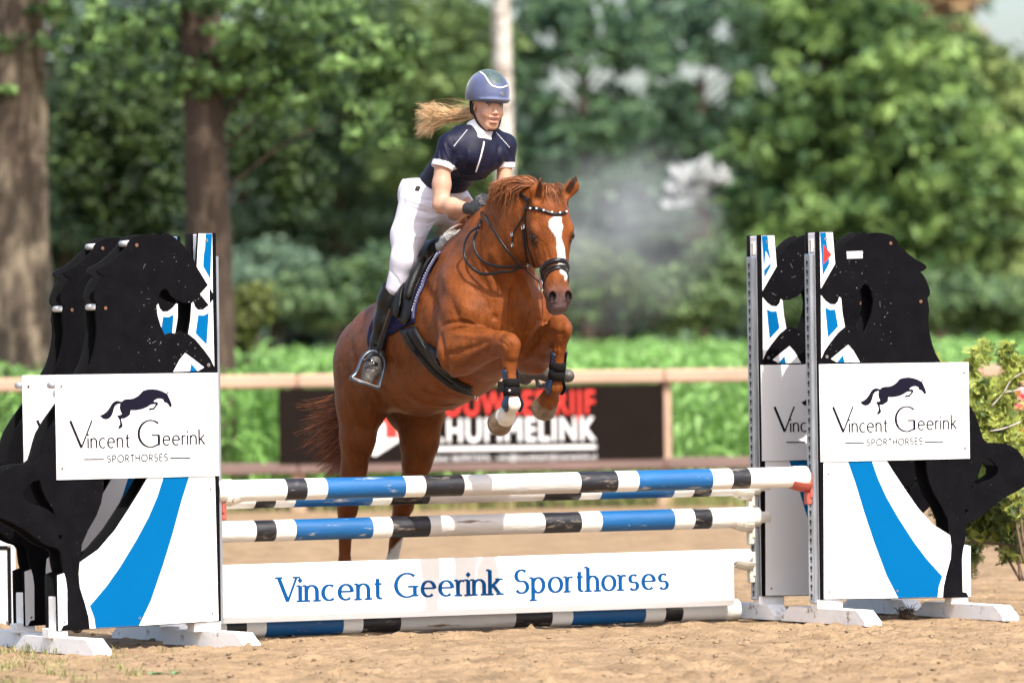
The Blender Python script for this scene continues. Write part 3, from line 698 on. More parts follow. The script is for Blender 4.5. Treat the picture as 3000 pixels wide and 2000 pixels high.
HV = strokes(HV, HFc, [
    (zH((650,975),(720,960),(800,935),(880,905)), -.011, .014), (zH((700,1050),(780,1005),(850,965),(900,935)), -.010, .014),
    (zH((690,870),(770,880),(860,885),(900,890)), .008, .016), (zH((700,1010),(770,985),(840,950)), .007, .013),
    (zH((645,830),(700,815),(760,815),(830,835)), -.010, .009), (zH((690,850),(740,830),(800,835),(850,850)), .006, .008), (zH((720,800),(780,815),(860,850)), -.007, .008),
    (zH((640,860),(650,930),(665,1000),(690,1060)), -.016, .022),
    (zH((560,560),(600,700),(640,800),(650,860)), -.010, .035), (zH((660,560),(700,660),(760,740),(840,790)), .012, .04),
    (zH((700,700),(720,760),(730,800)), -.006, .018), (zH((780,640),(850,700),(880,770)), -.006, .018),
    (zH((985,640),(987,760),(988,860)), -.020, .014), (zH((900,700),(905,790),(910,860)), -.010, .013), (zH((1075,760),(1070,830),(1060,870)), -.010, .013),
    (zH((830,520),(900,600),(950,700)), -.010, .016), (zH((1000,560),(1020,620),(1060,700),(1080,760)), -.010, .014), (zH((1040,600),(1070,650),(1100,740)), .007, .012),
    (zH((880,460),(920,520),(960,620)), .008, .03),
    (zH((1100,800),(1150,815),(1175,825)), -.008, .009), (zH((1060,960),(1110,900),(1160,850)), -.009, .013), (zH((1040,1010),(1100,960),(1150,900)), .008, .014),
    (zH((300,1100),(350,1180),(385,1260),(380,1330)), -.012, .020), (zH((370,1110),(410,1190),(460,1230)), -.008, .02), (zH((250,1130),(300,1200),(320,1300),(300,1400)), .010, .03),
    (zH((215,900),(240,1000),(250,1100)), -.010, .025), (zH((190,1200),(210,1350),(230,1480)), -.007, .014),
    (zH((480,1160),(560,1195),(650,1215),(760,1200)), -.006, .012), (zH((520,1120),(620,1170),(700,1185)), .005, .014),
    (zH((1115,425),(1125,470),(1140,520)), .005, .010), (zH((1095,440),(1100,500),(1115,545)), -.005, .010), (zH((1150,430),(1165,490),(1185,540)), -.004, .010),
    (zH((1215,500),(1225,560),(1235,620)), .003, .010), (zH((1170,705),(1200,730),(1235,725),(1260,715)), -.004, .006),
    (zH((960,880),(985,900),(1000,930)), .007, .010), (zH((920,905),(950,915),(975,940)), -.005, .007), (zH((935,1000),(955,1040),(960,1080)), -.004, .006),
    (zH((1190,860),(1225,870),(1250,860)), -.005, .008), (zH((1195,900),(1205,950),(1200,1000)), -.004, .006)])
HV = HV + vnormals(HV, HFc)*(wnoise(HV, (16, 35, 70), 7)*.0012)[:,None]
def to_px(Vl, M=HM):
    W_ = np.asarray(Vl) @ np.array(M.to_3x3()).T + np.array(M.translation); q = (W_ - np.array(CAM)) @ np.array(ROT)
    return 1500 + F*q[:,0]/-q[:,2], 1000 - F*q[:,1]/-q[:,2]
def hcoord(V): 
    r = V - np.array(Fh); return r @ np.array(D), r @ np.array(WW), r @ np.array(NN)
def in_poly(x, y, P):
    ins = np.zeros(len(x), bool); n = len(P)
    for i in range(n):
        x0, y0 = P[i]; x1, y1 = P[(i+1) % n]
        c = ((y0 > y) != (y1 > y)) & (x < (x1-x0)*(y-y0)/((y1-y0) or 1e-9)+x0); ins ^= c
    return ins
def ss(x, a, b): t = np.clip((x-a)/(b-a), 0, 1); return t*t*(3-2*t)
cV = HV; d_, w_, n_ = hcoord(cV); px, py = to_px(cV)
nz = .55*wnoise(cV, (9, 20, 45, 90))
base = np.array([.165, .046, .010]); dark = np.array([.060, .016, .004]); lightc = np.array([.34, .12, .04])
nz2 = wnoise(cV, (55, 110), 12); C = base[None] * (1 + .17*nz[:,None] + .11*nz2[:,None]); C = lerp(C, dark[None], (.35*ss(cV[:,0], -.9, -1.6))[:,None])  # coat colour darkened rearwards to paint in the shade on the hindquarters
head = (d_ > -.2) & (d_ < .6) & (np.abs(w_) < .14) & (n_ > -.34) & ((cV[:,2] > 1.66) | (cV[:,0] > .38))
grey = np.array([.085, .055, .055]); pink = np.array([.20, .13, .12])
mz = ss(d_, .34, .47)*head; C = lerp(C, (grey[None]*(1+.5*nz[:,None])), (mz*.92)[:,None])
pk = ss(d_, .50, .53)*head*(np.abs(w_) < .05); C = lerp(C, pink[None], (pk*.5)[:,None])
for s_ in (-1, 1):
    e = np.sqrt(((d_-.135)/1.2)**2 + (w_-s_*.10)**2 + (n_+.07)**2); C = lerp(C, np.array([.03,.014,.010])[None], ((1-ss(e, .024, .055))*.85*head)[:,None])
    e = np.sqrt(((d_-.443)/1.4)**2 + (w_-s_*.043)**2 + (n_+.012)**2); C = lerp(C, np.array([.004,.003,.003])[None], ((1-ss(e, .017, .024))*head)[:,None])  # nostril interior painted black for the shade of the hollow
z4 = lambda X, Y: (1480+X/3.733, 500+Y/3.733)
blaze = [z4(*p) for p in ((530,508),(575,500),(615,510),(612,560),(630,610),(615,680),(612,740),(630,790),(648,840),(655,900),(660,985),(688,1075),(692,1120),(680,1165),(662,1205),(648,1180),(655,1150),(625,1130),(600,1110),(598,1070),(575,985),(575,900),(562,850),(568,790),(560,730),(530,680),(505,650),(478,610),(480,560),(500,530))]
wob = 1.3*nz; 
def pdist(x, y, P):
    d = np.full(len(x), 1e9)
    for i in range(len(P)):
        a = np.array(P[i]); ab = np.array(P[(i+1) % len(P)])-a; t = np.clip(((x-a[0])*ab[0]+(y-a[1])*ab[1])/(ab@ab+1e-9), 0, 1); d = np.minimum(d, np.hypot(x-a[0]-t*ab[0], y-a[1]-t*ab[1]))
    return d
hx = np.where(head & (n_ > -.07))[0]; X_, Y_ = px[hx]+wob[hx], py[hx]+wob[hx]; sg = pdist(X_, Y_, blaze)*np.where(in_poly(X_, Y_, blaze), 1, -1)
C[hx] = lerp(C[hx], np.array([.80,.78,.76])[None], ss(sg, -2.0, 2.0)[:,None])
for a_, m_e, t_ in EARS:
    e_ = (t_-a_).normalized(); o_ = np.array((NN - e_*NN.dot(e_)).normalized()); r_ = cV-np.array(a_); tt = r_@np.array(e_); ax_ = r_-tt[:,None]*np.array(e_)[None]; oo = ax_@o_; la = np.linalg.norm(ax_-oo[:,None]*o_[None], axis=1)
    m_ = ss(tt, .012, .03)*(1-ss(tt, .105, .128))*(1-ss(la, .011, .021))*(oo > -.002)*(np.linalg.norm(ax_, axis=1) < .05); C = lerp(C, np.array([.018,.008,.004])[None], (m_*.93)[:,None])  # inner ear painted dark to stand for a shaded cavity
white = np.array([.62,.57,.50])
def below(Pt, dirv, t0, t1, rad=.16):
    r = cV - np.array(Pt); t = r @ np.array(dirv); return ss(t + .012*nz, t0, t1)*(np.linalg.norm(r, axis=1) < rad)
sock = ss(py + 6*nz, 1160, 1168)*(np.abs(px-1470) < 75)*(cV[:,1] < -.08)*(py < 1320)*(cV[:,0] > -.2); C = lerp(C, white[None], sock[:,None])
s2 = ss(py + .45*(1160-px)*0 + 10*nz + (px-1150)*1.2, 1600, 1615)*(cV[:,1] > .05)*(cV[:,0] < -.8)*(np.abs(px-1150) < 50); C = lerp(C, white[None], s2[:,None])
hoofc = np.array([.20,.14,.09])
for (hb, hdv) in HOOF:
    m = below(hb, hdv, -.004, .004, .13); C = lerp(C, (hoofc[None]*(1+.5*nz[:,None])), m[:,None])
def near(Pa, rad):  # darker knees and joints
    return 1-ss(np.linalg.norm(cV-np.array(Pa), axis=1), rad*.5, rad)
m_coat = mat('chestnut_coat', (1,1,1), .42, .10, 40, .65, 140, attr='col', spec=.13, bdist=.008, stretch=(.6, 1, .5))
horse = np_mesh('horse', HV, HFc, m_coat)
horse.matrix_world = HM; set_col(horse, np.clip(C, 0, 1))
tag(horse, 'chestnut horse with a white blaze, forelegs tucked, clearing the striped poles', 'horse')
HBV = BVHTree.FromPolygons([tuple(v) for v in HV], [tuple(int(i) for i in f) for f in HFc])
def hit(px, py): return hitb(HBV, px, py)
def push(p, off):
    """keep p at least off outside the skin"""
    q, n, i, dd = HBV.find_nearest(p); s_ = (p-q).dot(n)
    return q + n*off if s_ < off else p
# eyes
m_eye = mat('horse_eye', (.010, .005, .004), .18, spec=.35)
for s_ in (-1, 1):
    b_ = B(); b_.ball(hd(.129, s_*.0955, -.062), .0220, 14); b_.build('eye', m_eye, horse, True)
# hair
m_mane = mat('mane_hair', (.25, .092, .033), .5, .45, 9, spec=.45, trans=.15)
m_tail = mat('tail_hair', (.20, .062, .02), .5, .5, 12, spec=.45, trans=.15)
def strands(name, m, paths, w0, parent, tip=.15):
    Vs = []; Fs = []; n = 0
    for P, wd in paths:
        k = len(P); P = [Vector(p) for p in P]
        r = Vector(rng.randn(3)).normalized()
        for i, p in enumerate(P):
            t = (P[min(i+1,k-1)]-P[max(i-1,0)]); t.normalize(); a = t.cross(r).normalized(); ww = wd*w0*(1-(1-tip)*(i/(k-1))**1.5)
            Vs += [p+a*ww, p+t.cross(a)*ww*.5, p-a*ww]
        for i in range(k-1):
            Fs += [(n+3*i, n+3*i+1, n+3*i+4, n+3*i+3), (n+3*i+1, n+3*i+2, n+3*i+5, n+3*i+4)]
        n += 3*k
    return np_mesh(name, np.array([tuple(v) for v in Vs]), np.array(Fs), m, parent)
paths = []
for i in range(2300):
    u = rng.rand(); u = u if u > .12 else .12+rng.rand()*.88; lock = math.sin(u*37)*.5+.5
    root = V3(lerp(-.20, .33, u), rng.uniform(-.02,.02), 0); 
    r = HBV.ray_cast(V3(root.x, root.y, 2.6), V3(0,0,-1)); 
    if r[0] is None: continue
    root = r[0] - V3(0,0,.004); u2 = u
    lift = .01+.055*rng.rand()**1.5*lerp(.5,1,u); ln = lerp(.12,.24,rng.rand())*lerp(.42,1.15,u); up = rng.rand() < .35
    back = ln*(.75+.4*rng.rand())*.72; drop = ln*(.25+.8*(1-lift*8))*.8 if not up else ln*.25
    drop = max(drop, .03); side = -(.06+.10*rng.rand()) if not up else -(.02+.06*rng.rand()); wv = rng.uniform(-1,1)*.007+.018*math.sin(u*31)
    P = []
    for j in range(8):
        t = j/7; p = root + V3(-back*t + wv*math.sin(t*5), side*min(1, t*1.6)+wv*math.sin(t*6), lift*math.sin(min(1, t*1.5)*math.pi*.62) - drop*t*t)
        P.append(push(p, .004+.006*rng.rand()))
    xx, yy = to_px(np.array([tuple(p) for p in P])); lim = 1428+10*rng.rand(); kk = next((j for j in range(8) if xx[j] < lim and yy[j] > 535), 8)
    if kk < 3: continue
    paths.append((P[:kk], rng.uniform(.6, 1.3)))
for i in range(260):
    r = HBV.ray_cast(V3(rng.uniform(-.46,-.16), rng.uniform(-.03,.02), 2.6), V3(0,0,-1)); 
    if r[0] is None: continue
    a = r[0]; ln = rng.uniform(.05,.12); P = [push(a + V3(-ln*.6*t, -ln*.9*t, .012*math.sin(t*2.5)-ln*.3*t*t), .003) for t in (0,.25,.5,.75,1)]; paths.append((P, rng.uniform(.6, 1.2)))
strands('mane', m_mane, paths, .0022, horse)
paths = []
for i in range(240):
    root = hd(-.13+rng.uniform(0,.03), rng.uniform(-.03,.035), -.06+rng.uniform(-.03,.02)); tx = rng.uniform(-.01,.075); ln = rng.uniform(.04,.12)
    P = []
    for j in range(7):
        t = j/6; p = root + D*(ln*t*t*.95-.012*math.sin(t*3)) + WW*(tx*t+.008*math.sin(6*t+tx*80)) + NN*(.055*math.sin(t*2.4))
        P.append(push(p, .004+.004*rng.rand()))
    paths.append((P, rng.uniform(.6, 1.2)))
strands('forelock', m_mane, paths, .0022, horse)
paths = []
dock = V3(-1.72, .03, 1.42)
for i in range(1100):
    k = rng.rand(); root = dock + V3(rng.uniform(-.04,.03), rng.uniform(-.04,.03), rng.uniform(-.12,.0)); ex = (rng.rand()**2.2)
    tgt = V3(-1.93+rng.uniform(-.10,.16)-.12*ex, -.07-.09*rng.rand()-.10*ex, .72+rng.rand()*.30+.20*ex); mid = root.lerp(tgt, .5) + V3(.0,.08-.02*ex,-.12+.05*ex)
    wv = rng.uniform(-1,1)*.02; P = []
    for j in range(10):
        t = j/9; p = root*(1-t)**2 + mid*2*t*(1-t) + tgt*t*t + V3(wv*math.sin(7*t), wv*math.cos(6*t)*.6, 0); P.append(p)
    paths.append((P, rng.uniform(.5, 1.3)))
strands('tail', m_tail, paths, .0027, horse, .2)
# ------------------------------------------------------------------ the rider
m_skin = mat('skin', (1,1,1), .48, .05, 20, .08, 200, attr='col', spec=.35, sub=.12)
m_shirt = mat('navy_shirt', (1,1,1), .55, .1, 8, .15, 120, attr='col', spec=.22)
m_breech = mat('white_breeches', (.62,.60,.68), .7, .03, 12, .08, 150, spec=.2, sheen=.2)
m_leather = mat('black_leather', (.006,.005,.005), .45, .35, 14, .2, 120, spec=.25)
m_boot = mat('boot_leather', (.007,.006,.005), .40, .3, 9, .10, 40, spec=.25)
m_shoe = mat('dusty_boot_leather', (.035,.032,.03), .45, .4, 12, .4, 60, dirt=((.12,.105,.09), 9, .45, .75))
m_glove = mat('black_glove', (.018,.018,.02), .5, .2, 20, .3, 90)
m_metal = mat('polished_metal', (.72,.72,.72), .22, metal=1)
m_brass = mat('brass', (.75,.55,.25), .25, metal=1)
zR = lambda X, Y: (1150+X/3.136, 150+Y/3.136)
rl = lambda X, Y, l: hl(*zR(X, Y), l)
LEAN = V3(.35, .20, .9).normalized()
HC = hl(1430, 309, .08)                                           # eye level, centre of head
FWD = V3(math.cos(R(3)), -math.sin(R(3)), -.04).normalized(); UPH = V3(.05, .04, 1); UPH = (UPH - FWD*UPH.dot(FWD)).normalized(); LFT = UPH.cross(FWD).normalized()
hh_ = lambda f, w, u: HC + FWD*f + LFT*w + UPH*u
AXH = [FWD, LFT, UPH]
NB = hl(1404, 412, .055)                                          # base of neck
pel = hl(1262, 585, -.03); wst = hl(1318, 510, .0); cst = hl(1392, 440, .05)
shR = hl(1318, 424, -.110); shL = hl(1480, 425, .215)
elR = hl(1292, 600, -.18); wrR = hl(1374, 611, -.115); elL = hl(1476, 560, .20); wrL = hl(1432, 588, .06)
hpR = hl(1222, 612, -.135); knR = hl(1166, 808, -.25); anR = hl(1106, 1030, -.315); hpL = hl(1345, 610, .10); knL = V3(knR.x+.02, .27, knR.z); anL = hl(1532, 1088, .35)
def torso(S, g):
    S.cone(pel, wst, .135+g, .112+g, .05, (V3(.8,.1,-.5).normalized(), .85)); S.cone(wst, cst, .112+g, .128+g, .05, (V3(.8,.1,-.5).normalized(), .85))
    S.cone(shR, shL, .050+g, .048+g, .05); S.ell(cst, (.115+g,.165+g,.15+g), .05)
    S.cone(cst, NB, .10+g, .048+g, .05)
    for w_ in (-.06, .07): S.ell(cst + V3(.075, w_, -.025), (.05+g,.052+g,.055+g), .03)
def headneck(S):
    S.ell(hh_(-.012,0,.04), (.098,.076,.10), .02, AXH); S.ell(hh_(.022,0,-.045), (.066,.055,.080), .03, AXH)
    S.cone(hh_(.060,-.007,-.110), hh_(.060,.007,-.110), .0145, .0145, .02)
    for s_ in (-1, 1):
        S.cone(hh_(-.012,s_*.048,-.058), hh_(.045,s_*.014,-.104), .016, .015, .03)
        S.ell(hh_(.060,s_*.036,-.040), (.026,.024,.026), .02, AXH)
        S.cone(hh_(.082,s_*.014,.019), hh_(.068,s_*.044,.018), .007, .006, .014)
        S.ell(hh_(.100,s_*.033,.001), (.017,.018,.010), .014, AXH, 'sub')
        S.ell(hh_(.071,s_*.033,.000), (.016,.017,.014), .006, AXH)
        S.ell(hh_(.093,s_*.011,-.043), (.009,.007,.007), .008, AXH)
        S.ell(hh_(-.012,s_*.077,-.010), (.017,.009,.030), .006, AXH)
        S.ell(hh_(-.006,s_*.087,-.008), (.009,.007,.018), .004, AXH, 'sub')
    S.cone(hh_(.082,0,.004), hh_(.103,0,-.038), .006, .009, .014)
    S.ell(hh_(.085,0,-.062), (.014,.026,.008), .008, AXH); S.ell(hh_(.080,0,-.088), (.015,.023,.009), .008, AXH)
    S.ell(hh_(.094,0,-.0755), (.020,.020,.0055), .004, AXH, 'sub')
    S.cone(hh_(-.025,0,-.06), NB, .050, .060, .03)
# skin: one continuous body from head to feet
bd = SDF((-1.16, -.50, 1.14), (-.12, .62, 2.92), .0048)
torso(bd, -.022); 
bd.cone(shR, hl(1297, 480, -.155), .038, .040, .006); bd.cone(hl(1297, 480, -.155), hl(1294, 540, -.165), .041, .046, .006); bd.cone(hl(1294, 540, -.165), elR, .047, .042, .02); bd.cone(elR, elR.lerp(wrR, .4), .042, .043, .02); bd.cone(elR.lerp(wrR, .4), wrR, .043, .027, .02)
bd.cone(shL, elL, .038, .040, .008); bd.cone(elL, wrL, .043, .028, .02)
LEGR = [(hl(1230,600,-.125),.090),(hl(1195,690,-.19),.064),(hl(1182,760,-.235),.046),(hl(1158,830,-.262),.036),(hl(1143,880,-.268),.040),(hl(1128,945,-.282),.040),(hl(1112,1000,-.30),.030),(anR,.026)]
bd.cone(pel, LEGR[0][0], .10, .09, .04)
for (a, ra), (c_, rb) in zip(LEGR[:-1], LEGR[1:]): bd.cone(a, c_, ra, rb, .02)
bd.cone(pel, hpL, .10, .07, .04); bd.cone(hpL, hl(1372,650,.16), .075, .062, .03); bd.cone(hl(1372,650,.16), knL, .062, .042, .04); bd.cone(knL, anL, .040, .026, .02)
def hand(S, w, fw, up, out, side, g=0.0):
    """closed hand: palm, four unequal curled fingers and a thumb on top; w wrist, fw knuckle direction, up thumb side, out back of the hand"""
    pc = w + fw*.052; S.ell(pc, (.042+g,.018+g,.036+g), .012, [fw, out, up])
    for i, (u_, ln) in enumerate(((.028,.040),(.010,.044),(-.009,.041),(-.026,.033))):
        k0 = w + fw*.082 + up*u_; k1 = k0 + fw*ln*.35 - out*ln*.55; k2 = k1 - fw*ln*.55 - out*ln*.30; k3 = k2 - fw*ln*.35 + out*ln*.22
        for a, b, r0, r1 in ((k0,k1,.0105,.0098),(k1,k2,.0098,.009),(k2,k3,.009,.0075)): S.cone(a, b, r0+g, r1+g, .004)
    t0 = w + fw*.030 + up*.030; t1 = t0 + fw*.030 + up*.012 - out*.010; t2 = t1 + fw*.022 - out*.018 - up*.006
    S.cone(t0, t1, .0125+g, .011+g, .006); S.cone(t1, t2, .011+g, .009+g, .004)
fR = (wrR-elR).normalized(); upR = V3(0,0,1); upR = (upR-fR*upR.dot(fR)).normalized(); oR = fR.cross(upR)
if oR.y > 0: oR = -oR
fL = (wrL-elL).normalized(); upL = V3(0,0,1); upL = (upL-fL*upL.dot(fL)).normalized(); oL = fL.cross(upL)
if oL.y < 0: oL = -oL
hand(bd, wrR, fR, upR, oR, -1); hand(bd, wrL, fL, upL, oL, 1)
blR = hl(1088, 1092, -.365); toR = hl(1076, 1112, -.385)
bd.cone(anR, blR, .026, .024, .02); bd.cone(blR, toR, .024, .018, .02); bd.cone(anL, hl(1630, 1098, .48), .026, .022, .02)
headneck(bd)
BV_, BF = bd.mesh(); del bd.F
BV_ = taubin(BV_, BF, 2)
q = BV_-np.array(HC); f_, w_, u_ = q@np.array(FWD), q@np.array(LFT), q@np.array(UPH)
n5 = wnoise(BV_, (12, 30), 3)
sk = np.array([.50,.285,.195]); C = sk[None]*(1+.06*n5[:,None])
hm_ = (np.abs(f_) < .14) & (np.abs(w_) < .1) & (np.abs(u_) < .16)
def blot(c, r, col, k):
    global C
    e = np.sqrt(((f_-c[0])/r[0])**2+((w_-c[1])/r[1])**2+((u_-c[2])/r[2])**2); C = lerp(C, np.array(col)[None], ((1-ss(e, .55, 1.0))*k*hm_)[:,None])
for s_ in (-1, 1):
    blot((.07,s_*.045,-.045), (.05,.034,.034), (.50,.24,.17), .35); blot((.085,s_*.033,.024), (.03,.026,.006), (.24,.14,.09), .6)
    blot((.085,s_*.033,.008), (.03,.021,.005), (.03,.015,.012), 1.0); blot((.085,s_*.033,.000), (.03,.012,.007), (.20,.12,.09), .7)
    blot((.085,s_*.034,-.008), (.03,.020,.004), (.30,.13,.09), .6)
    blot((.104,s_*.009,-.050), (.012,.006,.004), (.12,.04,.03), .9)
blot((.09,0,-.063), (.03,.027,.009), (.42,.14,.11), .75); blot((.09,0,-.088), (.03,.024,.010), (.42,.14,.11), .75)
blot((.09,0,-.0755), (.05,.021,.0045), (.10,.02,.02), .95); blot((.088,0,-.0715), (.03,.014,.0028), (.75,.70,.64), .9)
blot((.105,0,-.04), (.02,.016,.016), (.60,.26,.19), .6)
person = np_mesh('person', BV_, BF, m_skin); set_col(person, np.clip(C, 0, 1)); person.matrix_world = HM
tag(person, 'rider in a navy shirt, white breeches and blue helmet, leaning forward over the horse', 'person')
m_ew = mat('eye_white', (.45,.42,.40), .3); m_ei = mat('iris', (.03,.025,.02), .2)
for s_ in (-1, 1):
    b = B(); b.ball(hh_(.0735, s_*.033, .000), .0135, 12, 0); b.ball(hh_(.0815, s_*.033, -.0005), .0066, 10, 1); b.build('eye', [m_ew, m_ei], person, True)
# shirt
sh = SDF((-1.1, -.32, 1.95), (-.15, .42, 2.62), .0045)
torso(sh, .006)
cuR = hl(1297, 489, -.155); cuL = hl(1481, 488, .215)
hem0 = hl(1226, 469, -.09); hem1 = hl(1327, 556, 0)
d = V3(-.62, -.05, -.78); ctr = hl(1268, 530, -.02) ; dd = (hl(1232,474,-.05)-hl(1325,556,-.02)); dd.normalize()
nd = V3(-dd.z*1, 0, dd.x); nd = nd if (pel-wst).dot(nd) > 0 else -nd; nd.normalize()
mid_ = hl(1278, 515, -.03); o1 = nd.orthogonal().normalized(); sh.ell(mid_ + nd*.5, (.49,.9,.9), .006, [nd, o1, nd.cross(o1)], 'sub')
sh.cone(shR, cuR, .058, .061, .03); sh.cone(shL, cuL, .054, .050, .03)
for c_, s_ in ((cuR, shR), (cuL, shL)):
    d = (c_-s_).normalized(); sh.ell(c_ + d*.047, (.042,.12,.12), .004, [d, d.orthogonal().normalized(), d.cross(d.orthogonal().normalized())], 'sub')
ShV, ShF = sh.mesh(); del sh.F
ShV = taubin(ShV, ShF, 3)
zz = lambda *P: [zR(*p) for p in P]
ShV = strokes(ShV, ShF, [(zz((470,840),(500,930),(540,1010)), .006, .008), (zz((500,850),(540,940),(560,1000)), -.006, .008), (zz((430,880),(440,960),(450,1030)), -.005, .009),
    (zz((560,900),(570,1000),(560,1100),(550,1200)), -.012, .012), (zz((620,950),(630,1050),(620,1150)), .006, .012), (zz((980,850),(970,950),(960,1050)), -.010, .012),
    (zz((1010,900),(1040,960),(1060,1020)), .006, .008), (zz((1050,880),(1080,940),(1090,1000)), -.005, .007), (zz((300,960),(380,1010),(470,1130)), -.008, .012), (zz((280,1050),(380,1130),(480,1210)), .007, .011),
    (zz((600,1150),(700,1180),(850,1150)), -.006, .010), (zz((580,1090),(700,1130),(860,1090)), .006, .012), (zz((520,760),(560,830),(575,880)), -.004, .005), (zz((700,900),(690,1000),(660,1100)), .005, .010)])
n6 = wnoise(ShV, (14, 40), 5); C = np.array([.0065,.007,.022])[None]*(1+.25*n6[:,None])
def band(V, c_, s_, lo, hi, r):
    d = np.array((c_-s_).normalized()); t = (V-np.array(c_))@d; rr = np.linalg.norm(V-np.array(c_)-t[:,None]*d, axis=1); return (t > lo) & (t < hi) & (rr < r)
wh = band(ShV, cuR, shR, -.020, .02, .075) | band(ShV, cuL, shL, -.020, .02, .072)
C[wh] = (.74,.73,.75)
shirt = np_mesh('shirt', ShV, ShF, m_shirt, person); set_col(shirt, np.clip(C, 0, 1))
SBV = bvh_of(ShV, ShF)
# collar
cl = SDF((NB.x-.16, NB.y-.14, NB.z-.14), (NB.x+.16, NB.y+.14, NB.z+.22), .003)
cb0 = hl(1403, 408, .05); cb1 = hl(1409, 350, .07); nkd = (cb1-cb0).normalized(); cl.cone(cb0-nkd*.02, cb1, .090, .066, .01); NB0 = NB; NB = cb0
ct = cb0+nkd*.075; 
tilt = (nkd*1.0 - FWD*.35).normalized(); o1 = tilt.orthogonal().normalized()
cl.ell(ct+tilt*.30, (.30,.5,.5), .004, [tilt, o1, tilt.cross(o1)], 'sub'); cl.ell(NB-tilt*.335, (.30,.5,.5), .01, [tilt, o1, tilt.cross(o1)], 'sub')
cv, cf = cl.mesh(); np_mesh('collar', taubin(cv, cf, 1), cf, mat('white_collar', (.74,.72,.74), .6, .03, 20, .1, 150), person)
# zip, studs
b = B(); P = []
for X, Y in ((840,830),(835,870),(820,930),(805,990),(785,1050),(765,1112)):
    h, n = hitb(SBV, *zR(X, Y))
    if h: P.append((h, n))
b.tube(smooth_path([h+n*.001 for h, n in P], 3), .005, 6, 0, flat=([n for h, n in P for _ in range(3)][:len(smooth_path([h for h, n in P], 3))] + [P[-1][1]], .3))
b.build('zip', mat('white_zip', (.72,.70,.72), .5), person, True)
b = B()
for (x0, y0, x1, y1, k) in ((683,728,566,870,12),(955,752,1070,880,10)):
    for i in range(k):
        h, n = hitb(SBV, *zR(lerp(x0,x1,i/(k-1)), lerp(y0,y1,i/(k-1))))
        if h: b.ball(h+n*.0005, .0032, 8)
b.build('crystal_studs', mat('crystal', (.85,.85,.9), .15), person, True)
# breeches
br = SDF((-1.18, -.40, 1.55), (-.30, .36, 2.36), .005)
g = .006
br.cone(pel, wst, .140, .112, .05, (V3(.8,.1,-.5).normalized(), .88)); br.ell(hl(1228, 572, -.07), (.125,.11,.13), .05); br.ell(hl(1255, 560, .05), (.13,.11,.13), .05)
br.cone(hl(1230, 600, -.125), hl(1195, 690, -.19), .112, .088, .05); br.cone(hl(1195, 690, -.19), hl(1182, 760, -.235), .086, .063, .03); br.cone(hl(1182, 760, -.235), hl(1158, 842, -.262), .062, .050, .03)
br.cone(hl(1330, 600, .09), hl(1372, 650, .16), .100, .082, .05); br.cone(hl(1372, 650, .16), knL, .080, .060, .04)
br.ell(mid_ - nd*.5 + nd*.0, (.47,.9,.9), .006, [nd, o1 if False else nd.orthogonal().normalized(), nd.cross(nd.orthogonal().normalized())], 'sub')
bv, bf = br.mesh(); del br.F
bv = taubin(bv, bf, 3)
zT = lambda *P: [(900+x/1.65, 450+y/1.65) for x, y in P]
bv = strokes(bv, bf, [(zT((480,190),(540,215),(610,230)), -.006, .007), (zT((470,215),(540,240),(620,262)), .005, .008), (zT((490,260),(560,280),(640,290)), -.006, .008), (zT((520,300),(600,310),(700,300)), .005, .009),
    (zT((520,330),(600,335),(720,310)), -.007, .008), (zT((510,370),(600,365),(720,325)), -.006, .008), (zT((500,400),(560,400),(640,370)), .005, .009), (zT((560,440),(600,390),(660,350)), -.007, .008),
    (zT((540,90),(545,130),(560,180)), -.004, .006), (zT((480,150),(470,250),(440,330)), -.004, .010), (zT((620,180),(690,190),(760,175)), -.005, .006), (zT((400,560),(430,600),(450,640)), -.004, .008),
    (zT((700,200),(760,210),(810,190)), .004, .006), (zT((690,240),(740,245),(790,230)), -.004, .006)])
breeches = np_mesh('breeches', bv, bf, m_breech, person)
BBV = bvh_of(bv, bf)
b = B(); h, n = hitb(BBV, 1224, 553); 
if h:
    t1 = n.cross(V3(.2,0,1)).normalized(); t2 = n.cross(t1)
    def plate(r0, r1, z, m): b.add([h+n*z+t1*r0*a+t2*r1*c for a, c in ((-1,-.7),(-.7,-1),(.7,-1),(1,-.7),(1,.7),(.7,1),(-.7,1),(-1,.7))], [tuple(range(8)), tuple(range(7,-1,-1))], m)
    plate(.013,.016,.003,0); plate(.009,.012,.0036,1); plate(.0078,.0108,.0042,0); plate(.003,.006,.0048,1)
    b.build('belt_badge', [m_leather, m_brass], person)
